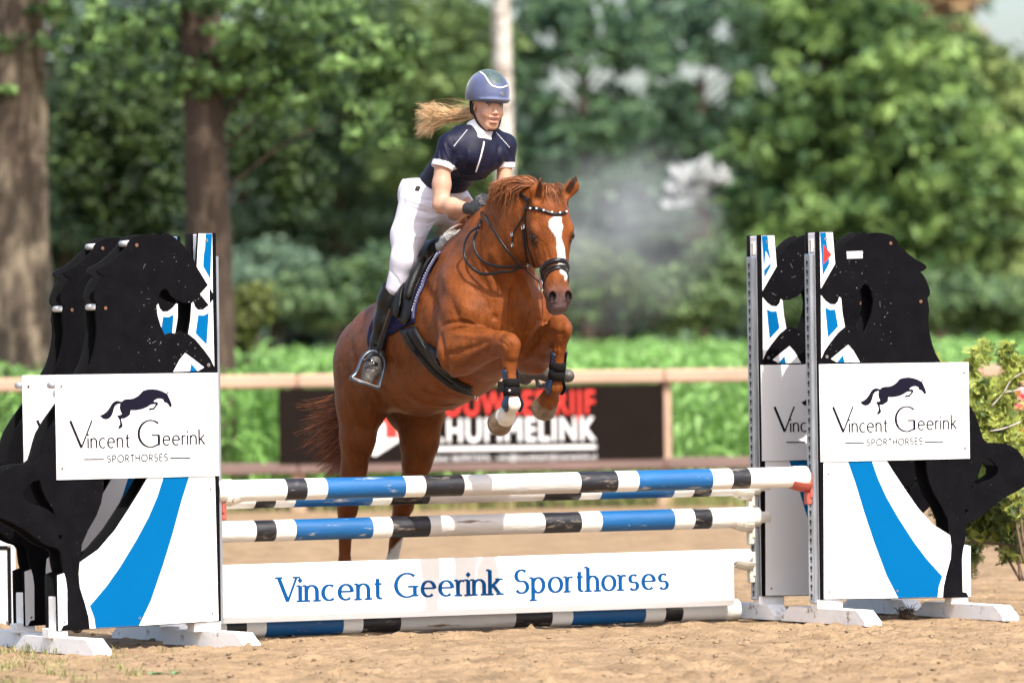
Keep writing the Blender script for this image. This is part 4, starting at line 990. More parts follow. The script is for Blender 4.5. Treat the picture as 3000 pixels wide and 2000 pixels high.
# boots
for side in (-1, 1):
    if side < 0:
        S = SDF((-1.15, -.50, 1.14), (-.60, -.17, 1.82), .004)
        P = [(hl(1152,838,-.262),.056),(hl(1143,880,-.268),.064),(hl(1131,945,-.282),.063),(hl(1113,1000,-.30),.048),(hl(1103,1035,-.315),.040)]
        for (a, ra), (c_, rb) in zip(P[:-1], P[1:]): S.cone(a, c_, ra, rb, .02)
        S.cone(P[-1][0], hl(1090,1085,-.36), .040, .042, .02); S.ell(hl(1092,1074,-.352), (.04,.045,.04), .02); S.cone(hl(1090,1085,-.36), hl(1078,1108,-.385), .043, .036, .02); S.cone(hl(1110,1050,-.30), hl(1108,1062,-.29), .034, .030, .02)
        tp = hl(1150,838,-.262); tn = (P[0][0]-P[1][0]).normalized(); tn = (tn + V3(-.0,.0,0) - V3(0,0,0)).normalized()
        dipv = hl(1128,812,-.262)-hl(1172,868,-.262); dipv.normalize(); nn2 = V3(-dipv.z, 0, dipv.x); nn2 = nn2 if nn2.z > 0 else -nn2
        S.ell(hl(1150,838,-.262)+nn2*.25, (.25,.4,.4), .004, [nn2, V3(0,1,0), nn2.cross(V3(0,1,0))], 'sub')
    else:
        S = SDF((-1.0, .18, 1.10), (-.25, .64, 1.82), .0045)
        P = [(knL,.056),(knL.lerp(anL,.35),.058),(knL.lerp(anL,.8),.042),(anL,.038)]
        for (a, ra), (c_, rb) in zip(P[:-1], P[1:]): S.cone(a, c_, ra, rb, .02)
        S.cone(anL, hl(1610,1092,.455), .042, .040, .02); S.cone(hl(1610,1095,.455), hl(1664,1101,.525), .044, .034, .02); S.cone(hl(1540,1108,.37), hl(1525,1106,.35), .034, .032, .02)
    v, f = S.mesh(); v = taubin(v, f, 2)
    if side < 0:
        zs = lambda *P: [(1000+x/5.228, 900+y/5.228) for x, y in P]
        v = strokes(v, f, [(zs((270,960),(350,930),(420,940),(500,980)), -.004, .004), (zs((250,1020),(380,1000),(520,1090)), -.003, .004), (zs((440,920),(520,960),(560,1040)), -.004, .005), (zs((330,880),(420,900),(480,930)), .004, .005), (zs((240,1060),(370,1060),(470,1150)), .004, .006),
             (zs((450,570),(520,600),(560,610)), -.005, .005), (zs((470,520),(540,560),(600,560)), .004, .006)])
    px_, py_ = to_px(v); zfoot = (v[:,2] < anR.z+.005) if side < 0 else (v[:,2] < anL.z+.03)
    fm = np.array([zfoot[list(q)].sum() > 2 for q in f])
    np_mesh('riding_boot', v, f, [m_boot, m_shoe], person, mi=fm.astype(int))
# gloves
for (w0, fw, up, out, el, s_) in ((wrR, fR, upR, oR, elR, -1), (wrL, fL, upL, oL, elL, 1)):
    S = SDF(tuple(w0-V3(.14,.14,.14)), tuple(w0+V3(.17,.14,.14)), .0028); S.cone(w0-fw*.012, w0+fw*.03, .031, .028, .01); hand(S, w0, fw, up, out, s_, .003)
    v, f = S.mesh(); np_mesh('glove', taubin(v, f, 1), f, m_glove, person)
# helmet
S = SDF(tuple(HC-V3(.2,.2,.1)), tuple(HC+V3(.2,.2,.26)), .0032)
S.ell(hh_(-.012,0,.055), (.132,.112,.132), .01, AXH); S.cone(hh_(-.06,0,.0), hh_(-.085,0,-.015), .07, .055, .04)
cutn = (UPH*1.0 + FWD*.10).normalized(); o1 = cutn.orthogonal().normalized(); S.ell(hh_(0,0,.024)-cutn*.30, (.30,.6,.6), .008, [cutn, o1, cutn.cross(o1)], 'sub')
S.ell(hh_(.085,0,.029), (.066,.085,.008), .010, AXH)
S.ell(hh_(-.0,0,.0), (.10,.084,.075), .006, AXH, 'sub')
v, f = S.mesh(); v = taubin(v, f, 1); px_, py_ = to_px(v)
n7 = wnoise(v, (25, 60), 9); C = np.array([.060,.075,.155])[None]*(1+.22*n7[:,None])
# the white trim and dark crown panel follow the helmet's own centre line
q = v-np.array(HC); f1, w1, u1 = q@np.array(FWD), q@np.array(LFT), q@np.array(UPH)
ang = np.degrees(np.arctan2(u1-.055, f1)); 
hw = np.interp(ang, [28,33,38,55,75,100,125,150,175], [.0,.026,.034,.044,.058,.064,.060,.045,.035])
pan = (ang > 31) & (ang < 170) & (np.abs(w1) < hw-.006*(ang > 30)); trim = (ang > 26) & (ang < 176) & (np.abs(w1) < hw+.003) & ~pan
sp = np.random.RandomState(5).rand(len(v)); C[pan | trim] = (np.array([.030,.055,.055])*(.6+1.2*sp[:,None]**3*2))[pan | trim]
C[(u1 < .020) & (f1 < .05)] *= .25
hel = np_mesh('helmet', v, f, mat('velvet_helmet', (1,1,1), .55, .1, 30, .1, 200, attr='col', sheen=.4), person); set_col(hel, np.clip(C, 0, 1))
HEBV = bvh_of(v, f)
h, n = hitb(HEBV, *zR(1003, 394))
if h: b = B(); b.tube([h-n*.001, h+n*.003], .0085, 14, 0); b.tube([h+n*.003, h+n*.0036], .004, 8, 1); b.build('helmet_badge', [m_metal, m_leather], hel)
tr_ = [hitb(HEBV, *zR(x, y)) for x, y in ((745,188),(800,190),(845,222),(885,285),(915,318),(950,330),(990,338),(1030,328),(1052,318),(1052,280),(1036,225),(1010,192))]
tr_ = [t for t in tr_ if t[0] is not None]; tp_ = smooth_path([h+n*.001 for h, n in tr_], 3)
b = B(); b.tube(tp_, .0042, 6, flat=([HEBV.find_nearest(p)[1] for p in tp_], .5)); b.build('helmet_trim', mat('silver_trim', (.7,.72,.75), .3), hel, True)
PBV = bvh_of(BV_, BF)
def strap(pts, name, m, rad, par, bv, off=.002, flat=.35, n=3):
    P = []
    for x, y in pts:
        h, nn = hitb(bv, x, y)
        if h is not None: P.append((h+nn*off, nn))
    path = smooth_path([p for p, _ in P], n); nr = []
    for i in range(len(path)): nr.append(P[min(i//n, len(P)-1)][1])
    b = B(); b.tube(path, rad, 8, flat=(nr, flat)); return b.build(name, m, par, True)
strap([zR(*p) for p in ((742,480),(737,530),(745,575),(770,625),(800,675),(840,720),(880,752),(915,768))], 'chin_strap', m_leather, .008, hel, PBV, .003)
b = B(); b.tube(smooth_path([hh_(.055,-.02,-.128), hh_(.06,.02,-.125), hh_(.02,.06,-.09), hh_(-.01,.082,-.01), hh_(-.02,.088,.03)], 4), .006, 6); b.build('chin_strap', m_leather, hel, True)
b = B(); b.tube(smooth_path([hh_(-.02,-.088,.03), hh_(-.05,-.07,-.03), hh_(-.085,-.03,-.05), hh_(-.09,0,-.055), hh_(-.085,.03,-.05), hh_(-.05,.07,-.03), hh_(-.02,.088,.03)], 4), .010, 6); b.build('neck_cradle', m_leather, hel, True)
# pony tail
m_hair = mat('blonde_hair', (.70,.49,.27), .45, .35, 14, trans=.2)
paths = []
r0 = hh_(-.095, 0, -.035)
for i in range(1000):
    a = r0 + V3(*(rng.randn(3)*.008)); sp_ = rng.randn(3)
    P = [a]; X = lerp(200, 380, rng.rand()); Y = lerp(540, 790, rng.rand()**.8) if rng.rand() < .75 else lerp(480, 600, rng.rand())
    e = rl(X + (790-Y)*.0, Y, -.02+.03*rng.randn()); m1 = rl(590+rng.randn()*12, 590+rng.randn()*22, .03+.012*rng.randn()); m2 = rl(400+rng.randn()*25, 590+(Y-620)*.35+rng.randn()*30, .01+.02*rng.randn())
    pp = smooth_path([a, m1, m2, e], 5); lk = rng.randint(0, 14); wv = .014*math.sin(lk*1.7)+.003*rng.randn()
    pp = [p + V3(wv*.3, wv, wv)*math.sin(k*.55+lk) + V3(0,0,.012*math.sin(lk*2.9)*k/15) for k, p in enumerate(pp)]
    paths.append((pp, rng.uniform(.5, 1.2)))
for i in range(26):
    a = r0 + V3(0,0,.02); e = rl(rng.uniform(250,600), rng.uniform(440,620), .0); m1 = a.lerp(e, .5) + V3(0,0,rng.uniform(0,.04)); paths.append((smooth_path([a, m1, e], 6), .35))
strands('hair', m_hair, paths, .0016, person)
# ------------------------------------------------------------------ tack
m_navy = mat('navy_quilt', (.012,.012,.05), .8, .15, 20, .5, 60, spec=.2)
m_bind = mat('grey_blue_binding', (.08,.08,.15), .6, .15, 30, .2, 200)
m_sheep = mat('grey_sheepskin', (.47,.46,.44), .95, .12, 30, 1.0, 140, spec=.1)
m_strap = mat('bridle_leather', (.006,.006,.008), .32, .3, 20, .1, 100, spec=.4)
m_web = mat('black_elastic', (.008,.007,.007), .8, .15, 40, .3, 300, spec=.12)
m_shell = mat('navy_boot_shell', (.010,.020,.045), .35, .2, 12, .05, 80)
m_iron = mat('dark_steel', (.09,.11,.14), .35, .2, 10, metal=.7)
m_rub = mat('worn_tread', (.40,.36,.32), .5, .2, 20)
m_brown = mat('leather_edge', (.12,.055,.035), .55, .2, 20)
def drape(poly, off, th, mats, name, parent, step=.03, bv=None, mirror=False, puff=0.0, smooth=True):
    bv = bv or HBV; P = []
    for x, y in poly:
        h, n = hitb(bv, x, y)
        if h is not None: P.append((h.x, h.z))
    bm = bmesh.new(); f = bm.faces.new([bm.verts.new((a, 0, c)) for a, c in P])
    lo = [min(p[i] for p in P) for i in (0, 1)]; hi = [max(p[i] for p in P) for i in (0, 1)]
    for i, nrm in ((0, (1,0,0)), (1, (0,0,1))):
        v = lo[i]+step
        while v < hi[i]:
            co = (v,0,0) if i == 0 else (0,0,v); bmesh.ops.bisect_plane(bm, geom=bm.verts[:]+bm.edges[:]+bm.faces[:], plane_co=co, plane_no=nrm); v += step
    bmesh.ops.recalc_face_normals(bm, faces=bm.faces[:]); bm.verts.index_update()
    bnd = [v.is_boundary for v in bm.verts]; V0 = [(v.co.x, v.co.z) for v in bm.verts]; Fs = [[v.index for v in f.verts] for f in bm.faces]; E_ = [(e.verts[0].index, e.verts[1].index) for e in bm.edges if e.is_boundary]; bm.free()
    out = []
    for sd in ((-1, 1) if mirror else (-1,)):
        inn = []; ou = []
        for (a, c), bd_ in zip(V0, bnd):
            r = bv.ray_cast(V3(a, sd*1.5, c), V3(0, -sd, 0))
            if r[0] is None: q = bv.find_nearest(V3(a, sd*.1, c)); h, n = q[0], q[1]
            else: h, n = r[0], r[1]
            inn.append(h+n*off); ou.append(h+n*(off+th*(.5 if bd_ else 1)+(0 if bd_ else puff)))
        k = len(inn); F2 = [list(f) for f in Fs] + [[i+k for i in f][::-1] for f in Fs] + [[a, b_, b_+k, a+k] for a, b_ in E_]
        o = mesh_obj(name, inn+ou, F2, mats, parent, smooth); bm = bmesh.new(); bm.from_mesh(o.data); bmesh.ops.recalc_face_normals(bm, faces=bm.faces[:]); bm.to_mesh(o.data); bm.free(); out.append(o)
    return out
def skin_path(pts, off, n=4, bv=None, ends=None):
    """traced line laid on the horse: points and normals"""
    bv = bv or HBV; P = []
    for p in pts:
        if isinstance(p, Vector): q = bv.find_nearest(p); P.append((q[0]+q[1]*off, q[1])); continue
        h, nn = hitb(bv, *p)
        if h is not None: P.append((h+nn*off, nn))
    path = smooth_path([p for p, _ in P], n); out = []; nr = []
    for i, p in enumerate(path):
        q = bv.find_nearest(p); out.append(q[0]+q[1]*off if (p-q[0]).dot(q[1]) < off*2.5 else p); nr.append(q[1])
    return out, nr
def band_on(pts, off, rad, flat, name, m, parent, n=4):
    p, nr = skin_path(pts, off, n); b = B(); b.tube(p, rad, 8, flat=(nr, flat)); return b.build(name, m, parent, True), p, nr
# saddle and pad
pad = empty('saddle_pad', HM, 'navy quilted saddle pad with a grey-blue edge, under the black saddle', 'saddle pad')
drape(zT((650,476),(590,590),(547,690),(528,780),(524,820),(470,840),(400,880),(340,925),(306,947),(296,905),(308,835),(342,775),(400,690),(470,560),(560,450)), .003, .012, m_navy, 'quilted_pad', pad, mirror=True)
band_on(zT((655,482),(625,525),(585,600),(550,680),(528,750),(524,800)), .017, .013, .35, 'piping', m_bind, pad)
p_, nr = skin_path(zT((645,492),(615,540),(580,610),(548,690),(526,760)), .024, 6)
b = B()
for i in range(0, len(p_), 1): b.ball(p_[i], .0028, 6)
b.build('crystal_trim', bpy.data.materials['crystal'], pad)
sk_ = empty('sheepskin_pad', HM, 'grey sheepskin half pad peeking out at the front of the saddle', 'half pad')
wA_ = hl(1296,728,-.115); wB_ = hl(1312,700,-.085); wC_ = hl(1330,684,-.045); wD_ = hl(1350,677,.01)
S = SDF((-.95,-.2,1.75), (-.35,.2,2.2), .005); pts = [wA_, wB_, wC_, wD_]
S.chain([push(p, .012) for p in pts], [.024,.030,.030,.028], .02); S.chain([push(V3(p.x, -p.y, p.z), .012) for p in pts[::-1]], [.03,.03,.03,.024], .02)
v, f = S.mesh(); v = v + vnormals(v, f)*(wnoise(v, (60, 120, 200), 6)*.003)[:,None]; np_mesh('fleece', v, f, m_sheep, sk_)
sad = empty('saddle', HM, 'black leather jumping saddle under the rider', 'saddle')
drape(zT((560,448),(625,462),(636,490),(600,545),(565,610),(535,680),(520,740),(512,800),(492,832),(452,800),(440,730),(440,640),(462,560),(505,490)), .020, .010, m_leather, 'saddle_flap', sad, mirror=True)
drape(zT((505,455),(560,448),(575,470),(530,550),(500,640),(482,740),(470,800),(448,790),(436,720),(440,620),(465,540)), .036, .012, m_leather, 'skirt', sad, mirror=True)
for sd in (-1, 1):
    P = []
    for x, y in zT((612,480),(590,530),(560,590),(532,660),(518,715)):
        h, n = hit(x, y)
        if h: 
            if sd > 0: q = HBV.find_nearest(V3(h.x, -h.y, h.z)); h, n = q[0], q[1]
            P.append(h+n*.042)
    b = B(); b.tube(smooth_path(P, 4), [.012]+[.024]*(len(smooth_path(P, 4))-2)+[.012], 12); b.build('knee_roll', m_leather, sad, True)
S = SDF((-1.25,-.24,1.62), (-.5,.24,2.12), .006)
S.cone((-.66,0,2.03), (-.80,0,1.975), .055, .06, .05); S.cone((-.80,0,1.965), (-1.02,0,1.935), .07, .10, .05, (LAT, 1.25)); S.cone((-1.02,-.07,1.955), (-1.02,.07,1.955), .055, .055, .04); S.cone((-1.10,-.06,1.97), (-1.10,.06,1.97), .035, .035, .04)
v, f = S.mesh(); np_mesh('seat', v, f, m_leather, sad)
gp = zT((458,850),(528,832),(572,905),(640,1005),(720,1085),(800,1122),(880,1122),(935,1110),(935,1140),(880,1155),(800,1158),(705,1128),(605,1050),(520,960))
g_ = drape(gp, .006, .014, m_leather, 'girth', sad, .025, puff=.003)
band_on(zT((532,845),(575,915),(640,1015),(720,1092),(800,1130),(900,1128)), .024, .006, .5, 'girth_edge', m_strap, g_[0]); band_on(zT((470,860),(525,950),(605,1038),(705,1118),(800,1150),(900,1145)), .022, .006, .5, 'girth_edge', m_strap, g_[0])
band_on(zT((500,860),(550,945),(625,1030),(710,1100)), .022, .012, .25, 'elastic', m_web, g_[0])
h, n = hit(*zT((548,955))[0])
b = B(); t1 = (V3(.5,0,-.8)-n*V3(.5,0,-.8).dot(n)).normalized(); t2 = n.cross(t1); 
def quad(b, c, t1, t2, a, d, m=0): b.add([c-t1*a-t2*d, c+t1*a-t2*d, c+t1*a+t2*d, c-t1*a+t2*d], [(0,1,2,3)], m)
quad(b, h+n*.029, t1, t2, .019, .008); b.build('girth_tag', m_web, g_[0])
b = B(); h, n = hit(*zT((815,1148))[0]); c_ = h+n*.02+V3(0,0,-.012); b.tube([c_+V3(math.cos(a)*.015, 0, math.sin(a)*.018) for a in np.linspace(math.pi*1.0, math.pi*2.0, 10)]+[c_+V3(.015,0,.008), c_+V3(-.015,0,.008)], .003, 6, closed=True); b.build('d_ring', m_metal, g_[0], True)
# stirrup on each side
zs = lambda *P: [(1000+x/5.228, 900+y/5.228) for x, y in P]
ss0 = blR.x + .015
arch = [hs(x, y, ss0) for x, y in zs((140,1085),(215,1020),(262,920),(300,820),(360,730),(450,672),(555,695),(632,765),(658,880),(625,1030),(592,1150),(570,1235))]
treadA = hs(*zs((150,1100))[0], ss0); treadB = hs(*zs((560,1250))[0], ss0); top = hs(*zs((545,712))[0], ss0)
shift = hl(1590,1112,.45) - V3(blR.x, -blR.y, blR.z-.045)
for sd in (-1, 1):
    tf = (lambda p: p) if sd < 0 else (lambda p: V3(p.x, -p.y, p.z) + shift)
    b = B(); pth = smooth_path([tf(p) for p in arch], 3); b.tube(pth, [.011]*3+[.009]*(len(pth)-6)+[.011]*3, 10, flat=(V3(1,0,0), 1.3)); st = b.build('stirrup_iron', m_iron, sad, True)
    b = B(); b.tube([tf(treadA), tf(treadB)], .020, 8, 0, flat=(V3(0,0,1), .35)); b.tube([tf(treadA)+V3(.004,0,.009), tf(treadB)+V3(.004,0,.009)], .012, 8, 1, flat=(V3(0,0,1), .3)); b.build('tread', [m_iron, m_rub], st, True)
    b = B()
    if sd < 0: h, n = hit(1172, 912); a = h+n*.05; e = top
    else: q = HBV.find_nearest(V3(-.62, .3, 1.62)); a = q[0]+q[1]*.05; e = tf(top)
    mid = a.lerp(e, .5); b.tube([a, mid, e], .014, 8, 0, flat=(V3(.6,.3*sd,.6), .18)); b.tube([a+V3(-.008,sd*.004,0), mid+V3(-.010,sd*.004,0), e+V3(-.012,sd*.004,0)], .0035, 6, 1); b.build('stirrup_leather', [m_strap, m_brown], sad)
h_ = hs(*zs((478,838))[0], ss0+.05); b = B(); b.tube([h_+V3(.0, math.cos(a)*.0085, math.sin(a)*.0075) for a in np.linspace(0, 2*math.pi, 12)[:-1]], .0018, 6, closed=True); sp = b.build('spur_buckle', m_metal, person, True)
b = B(); b.tube(smooth_path([hs(*q, ss0+.035) for q in zs((330,820),(400,800),(478,835),(560,870))], 3), .008, 6, flat=(V3(1,0,0), .4)); b.build('spur_strap', m_strap, person, True)
# bridle
bri = empty('bridle', HM, 'black bridle with a crystal browband on the horse head', 'bridle')
Z4 = lambda *P: [z4(*p) for p in P]
bb, pth, nr = band_on(Z4((225,425),(262,408),(350,418),(430,442),(510,470),(590,476),(655,458),(700,432),(716,418)), .006, .0085, .6, 'browband', m_strap, bri)
b = B()
for x, y in ((292,412),(354,418),(424,436),(508,456),(588,462),(652,452),(698,436),(722,420)):
    h, n = hit(*z4(x, y))
    if h: b.ball(h+n*.012, .0055, 8)
b.build('browband_crystal', bpy.data.materials['crystal'], bb)
def both(pts, off, rad, flat, name, m, mir=True):
    P = [hit(*p)[0] for p in Z4(*pts)]; P = [p for p in P if p is not None]
    o, _, _ = band_on(P, off, rad, flat, name, m, bri)
    if mir:
        Q = []
        for p in P:
            r = p-Fh; Q.append(p - WW*2*r.dot(WW))
        band_on(Q, off, rad, flat, name, m, bri)
    return P
CP = both(((262,330),(240,400),(222,450),(218,540),(222,650),(236,760),(252,850),(290,950),(325,1050)), .005, .0075, .4, 'cheekpiece', m_strap)
both(((195,610),(203,700),(212,800),(228,900),(245,980),(252,1040)), .006, .0065, .4, 'cheekpiece', m_strap)
both(((205,500),(150,590),(100,670),(90,740),(95,820)), .006, .005, .5, 'throatlatch', m_strap, False)
a0 = hd(-.06, -.10, -.17); b = B(); pp = smooth_path([CP[0], hd(-.11,-.085,-.20), hd(-.15,-.03,-.22), hd(-.15,.03,-.22), hd(-.11,.085,-.20), CP[0]-WW*2*(CP[0]-Fh).dot(WW)], 4); pp = [push(p, .006) for p in pp]; b.tube(pp, .010, 8, flat=([HBV.find_nearest(p)[1] for p in pp], .4)); b.build('headpiece', m_strap, bri, True)
def ringband(d0, n0, name, rad, off, tiltn=0.0, parent=None, m=m_strap, wmin=-180, wmax=180, fl=.35):
    """strap all the way round the head at distance d0 down the face, dropping towards the jaw"""
    P = []; nn = []
    for k in range(33):
        a = R(wmin+(wmax-wmin)*k/32); dr = (WW*math.sin(a)+NN*math.cos(a)); c = hd(d0 + tiltn*(1-math.cos(a))/2, 0, n0)
        r = HBV.ray_cast(c+dr*.15, -dr); 
        if r[0] is None: continue
        P.append(r[0]+r[1]*off); nn.append(r[1])
    b = B(); P2 = [P[0]]
    for i in range(1, len(P)-1): P2.append((P[i-1]+P[i]*2+P[i+1])*.25)
    P2.append(P[-1]); b.tube(P2, rad, 8, flat=(nn, fl)); return b.build(name, m, parent or bri, True)
nbd = ringband(.262, -.085, 'noseband', .0135, .005, .075); ringband(.262, -.085, 'noseband_padding', .009, .0075, .075, nbd, m_strap, fl=.5)
ringband(.288, -.085, 'flash_loop', .006, .006, .075, nbd)
ringband(.300, -.088, 'flash_strap', .0065, .005, .155)
for x, y in ((205,612),(228,604),(88,690),(92,805),(252,1010)):
    h, n = hit(*z4(x, y))
    if h: b = B(); c_ = h+n*.011; t1 = D; t2 = n.cross(t1).normalized(); b.tube([c_+t1*.009+t2*.006, c_+t1*.009-t2*.006, c_-t1*.009-t2*.006, c_-t1*.009+t2*.006], .0017, 6, closed=True); b.build('buckle', m_metal, bri)
def bitring(sgn):
    h = push(hd(.365, -.052, -.115), .001); n = -WW
    if sgn > 0: h = h - WW*2*(h-Fh).dot(WW)
    n = (WW*sgn).normalized(); c_ = h + n*.010 - NN*.012 ; t1 = D; t2 = n.cross(t1).normalized()
    b = B(); b.tube([c_+t1*math.cos(a)*.034+t2*math.sin(a)*.034 for a in np.linspace(0, 2*math.pi, 22)[:-1]], .0035, 6, closed=True); b.build('bit_ring', m_metal, bri, True)
    b = B(); b.tube([c_+t1*.022+NN*.02+n*.006, c_+t1*.034+NN*.034], .0065, 8); b.build('bit_end', m_brass, bri, True)
    return c_
cR = bitring(-1); cL = bitring(1)
def rein(pts, name='rein', rad=.0085, fl=.35):
    b = B(); P = smooth_path(pts, 5); b.tube(P, rad, 8, flat=([HBV.find_nearest(p)[1] for p in P], fl)); b.build(name, m_strap, bri, True)
z2 = lambda X, Y: (1250+X/3.136, 450+Y/3.136)
def off_hit(X, Y, o):
    h, n = hit(*z2(X, Y)); return (h+n*o) if h is not None else None
hr = wrR + fR*.075 - oR*.0
rp = [cR - NN*.02 - D*.02] + [off_hit(*p) for p in ((870,980,.03),(780,880,.03),(680,740,.03),(600,620,.03))] + [hr]
rein([p for p in rp if p is not None])
hL_ = wrL + fL*.075
rpl = [cL - NN*.02 - D*.02, push(V3(.22,.17,1.95), .03), push(V3(.05,.17,2.02), .03), push(V3(-.12,.13,2.08), .03), hL_]; rein(rpl)
lp = [hr - V3(.02,0,.02)] + [off_hit(*p) for p in ((520,660,.02),(450,740,.035),(412,850,.045),(422,960,.05),(470,1030,.055),(580,1072,.05),(700,1068,.04),(800,1045,.03),(860,1020,.02),(905,1030,.02))]; rein([p for p in lp if p is not None], rad=.008, fl=.6)
lp = [hr - V3(.02,0,.03)] + [off_hit(*p) for p in ((500,700,.02),(472,790,.03),(500,900,.04),(570,980,.04),(660,1015,.035),(780,1010,.03),(870,1000,.02))]; rein([p for p in lp if p is not None], rad=.008, fl=.6)
# tendon boots
def tendon_boot(A_, F_, label, tabside):
    root = empty('tendon_boot', HM, label, 'tendon boot', 'tendon boots on the forelegs')
    ax = (F_-A_).normalized(); L_ = (F_-A_).length; fr = V3(1,0,0); fr = (fr-ax*fr.dot(ax)).normalized(); sdv = ax.cross(fr)
    for sgn in (-1, 1):
        v = []; nu, nv = 12, 16
        for th in (0, .006):
            for i in range(nu+1):
                ph = R(80*sgn + sgn*(-30+ 85*i/nu)) ; ee = abs(i/nu-.5)*2
                t0 = .0 + .08*ee**3; t1 = 1.20 - .16*ee**2.5
                for j in range(nv+1):
                    t = t0+(t1-t0)*j/nv; r = .036 + .016*ss(t, .72, 1.0) - .016*ss(t, 1.0, 1.2) + .004*ss(.15-t, 0, .2)+th; 
                    v.append(A_ + ax*(t*L_) + (fr*math.cos(ph)+sdv*math.sin(ph))*float(r))
        k = (nu+1)*(nv+1); idx = lambda s_, i, j: s_*k+i*(nv+1)+j; f = []
        for s_ in (0, 1):
            for i in range(nu):
                for j in range(nv): f.append((idx(s_,i,j), idx(s_,i+1,j), idx(s_,i+1,j+1), idx(s_,i,j+1)))
        for i in range(nu): f += [(idx(0,i,0), idx(0,i+1,0), idx(1,i+1,0), idx(1,i,0)), (idx(0,i,nv), idx(0,i+1,nv), idx(1,i+1,nv), idx(1,i,nv))]
        for j in range(nv): f += [(idx(0,0,j), idx(0,0,j+1), idx(1,0,j+1), idx(1,0,j)), (idx(0,nu,j), idx(0,nu,j+1), idx(1,nu,j+1), idx(1,nu,j))]
        o = mesh_obj('shell', v, f, m_shell, root, True)
    for t0, t1 in ((.28,.50),(.52,.76)):
        b = B(); b.tube([A_+ax*(L_*(t0+(t1-t0)*q)) for q in (0,.04,.5,.96,1)], [.040,.0435,.044,.0435,.040], 24); b.build('strap', m_web, root, True)
    if tabside:
        c_ = A_+ax*(L_*.5) - sdv*(.052 if sdv.y > 0 else -.052); s1 = sdv if sdv.y > 0 else -sdv
        b = B(); b.box((-.004,-.020,-.027), (.004,.014,.027), bev=.001, M=Matrix.Translation(A_+ax*(L_*.48)-s1*.055)); b.build('strap_tab', m_web, root)
        b = B(); p = A_+ax*(L_*.62)-s1*.030+fr*.034; b.tube([p, p+fr*.008-s1*.003], .008, 10); b.build('stud', m_metal, root, True)
tendon_boot(hl(1494,1082,-.17), hl(1502,1186,-.17), 'navy tendon boot with black straps on the white-socked right foreleg', True)
tendon_boot(hl(1638,1030,.17), hl(1627,1136,.17), 'navy tendon boot with black straps on the brown left foreleg under the head', False)
# ------------------------------------------------------------------ ground
rg = np.random.RandomState(11)
def vnoise2(X, Y, f, seed):
    """value noise on a lattice"""
    r = np.random.RandomState(seed); T = r.rand(256, 256); x = X*f; y = Y*f; i = np.floor(x).astype(int); j = np.floor(y).astype(int); u = x-i; v = y-j; u = u*u*(3-2*u); v = v*v*(3-2*v)
    g = lambda a, b: T[a % 256, b % 256]
    return (g(i,j)*(1-u)+g(i+1,j)*u)*(1-v)+(g(i,j+1)*(1-u)+g(i+1,j+1)*u)*v - .5
xs = np.concatenate([-np.geomspace(260, 4.2, 34), np.arange(-4.1, 4.1, .022), np.geomspace(4.2, 260, 34)]); ys = np.concatenate([[-30, 5, 15], np.arange(21, 35, .022), 35+np.cumsum(np.geomspace(.03, 8, 150))])
GX, GY = np.meshgrid(xs, ys, indexing='ij')
fade = np.clip((60-GY)/10, 0, 1)*np.clip((9-np.abs(GX))/3, 0, 1)
Zg = .030*vnoise2(GX, GY, .9, 1)+.022*vnoise2(GX, GY, 3.1, 2)+.020*vnoise2(GX, GY, 8, 3)+.016*vnoise2(GX, GY, 17, 4)+.014*np.abs(vnoise2(GX, GY, 33, 5))
cl_ = np.clip(vnoise2(GX, GY, 13, 6)+vnoise2(GX, GY, 27, 7)*.6-.34, 0, 1); Zg += cl_*.10
patch = np.clip(vnoise2(GX, GY, .55, 8)*3+.5, .15, 1); Zg = Zg*(.35+.65*patch)-.006
for _ in range(230):
    a, b_ = rg.uniform(-3, 3), 24.3+9*rg.rand()**1.2; i0, i1 = np.searchsorted(xs, [a-.2, a+.2]); j0, j1 = np.searchsorted(ys, [b_-.2, b_+.2]); rr_ = np.hypot(GX[i0:i1,j0:j1]-a, (GY[i0:i1,j0:j1]-b_)*.85)
    Zg[i0:i1,j0:j1] += -.030*np.exp(-(rr_/.055)**2)+.014*np.exp(-((rr_-.095)/.028)**2)
Zg *= fade
nx_, ny_ = GX.shape; idx = np.arange(nx_*ny_).reshape(nx_, ny_)
Fg = np.stack([idx[:-1,:-1], idx[1:,:-1], idx[1:,1:], idx[:-1,1:]], -1).reshape(-1, 4)
m_sand = mat('arena_sand', (.335,.230,.135), .95, .18, 3.0, .9, 38, bdist=.03, col2=(.245,.165,.095), thr=(.42,.62), dirt=((.14,.09,.05), 26, .585, .70), spec=.15)
ground = np_mesh('ground', np.stack([GX, GY, Zg], -1).reshape(-1, 3), Fg, m_sand); ground['kind'] = 'structure'
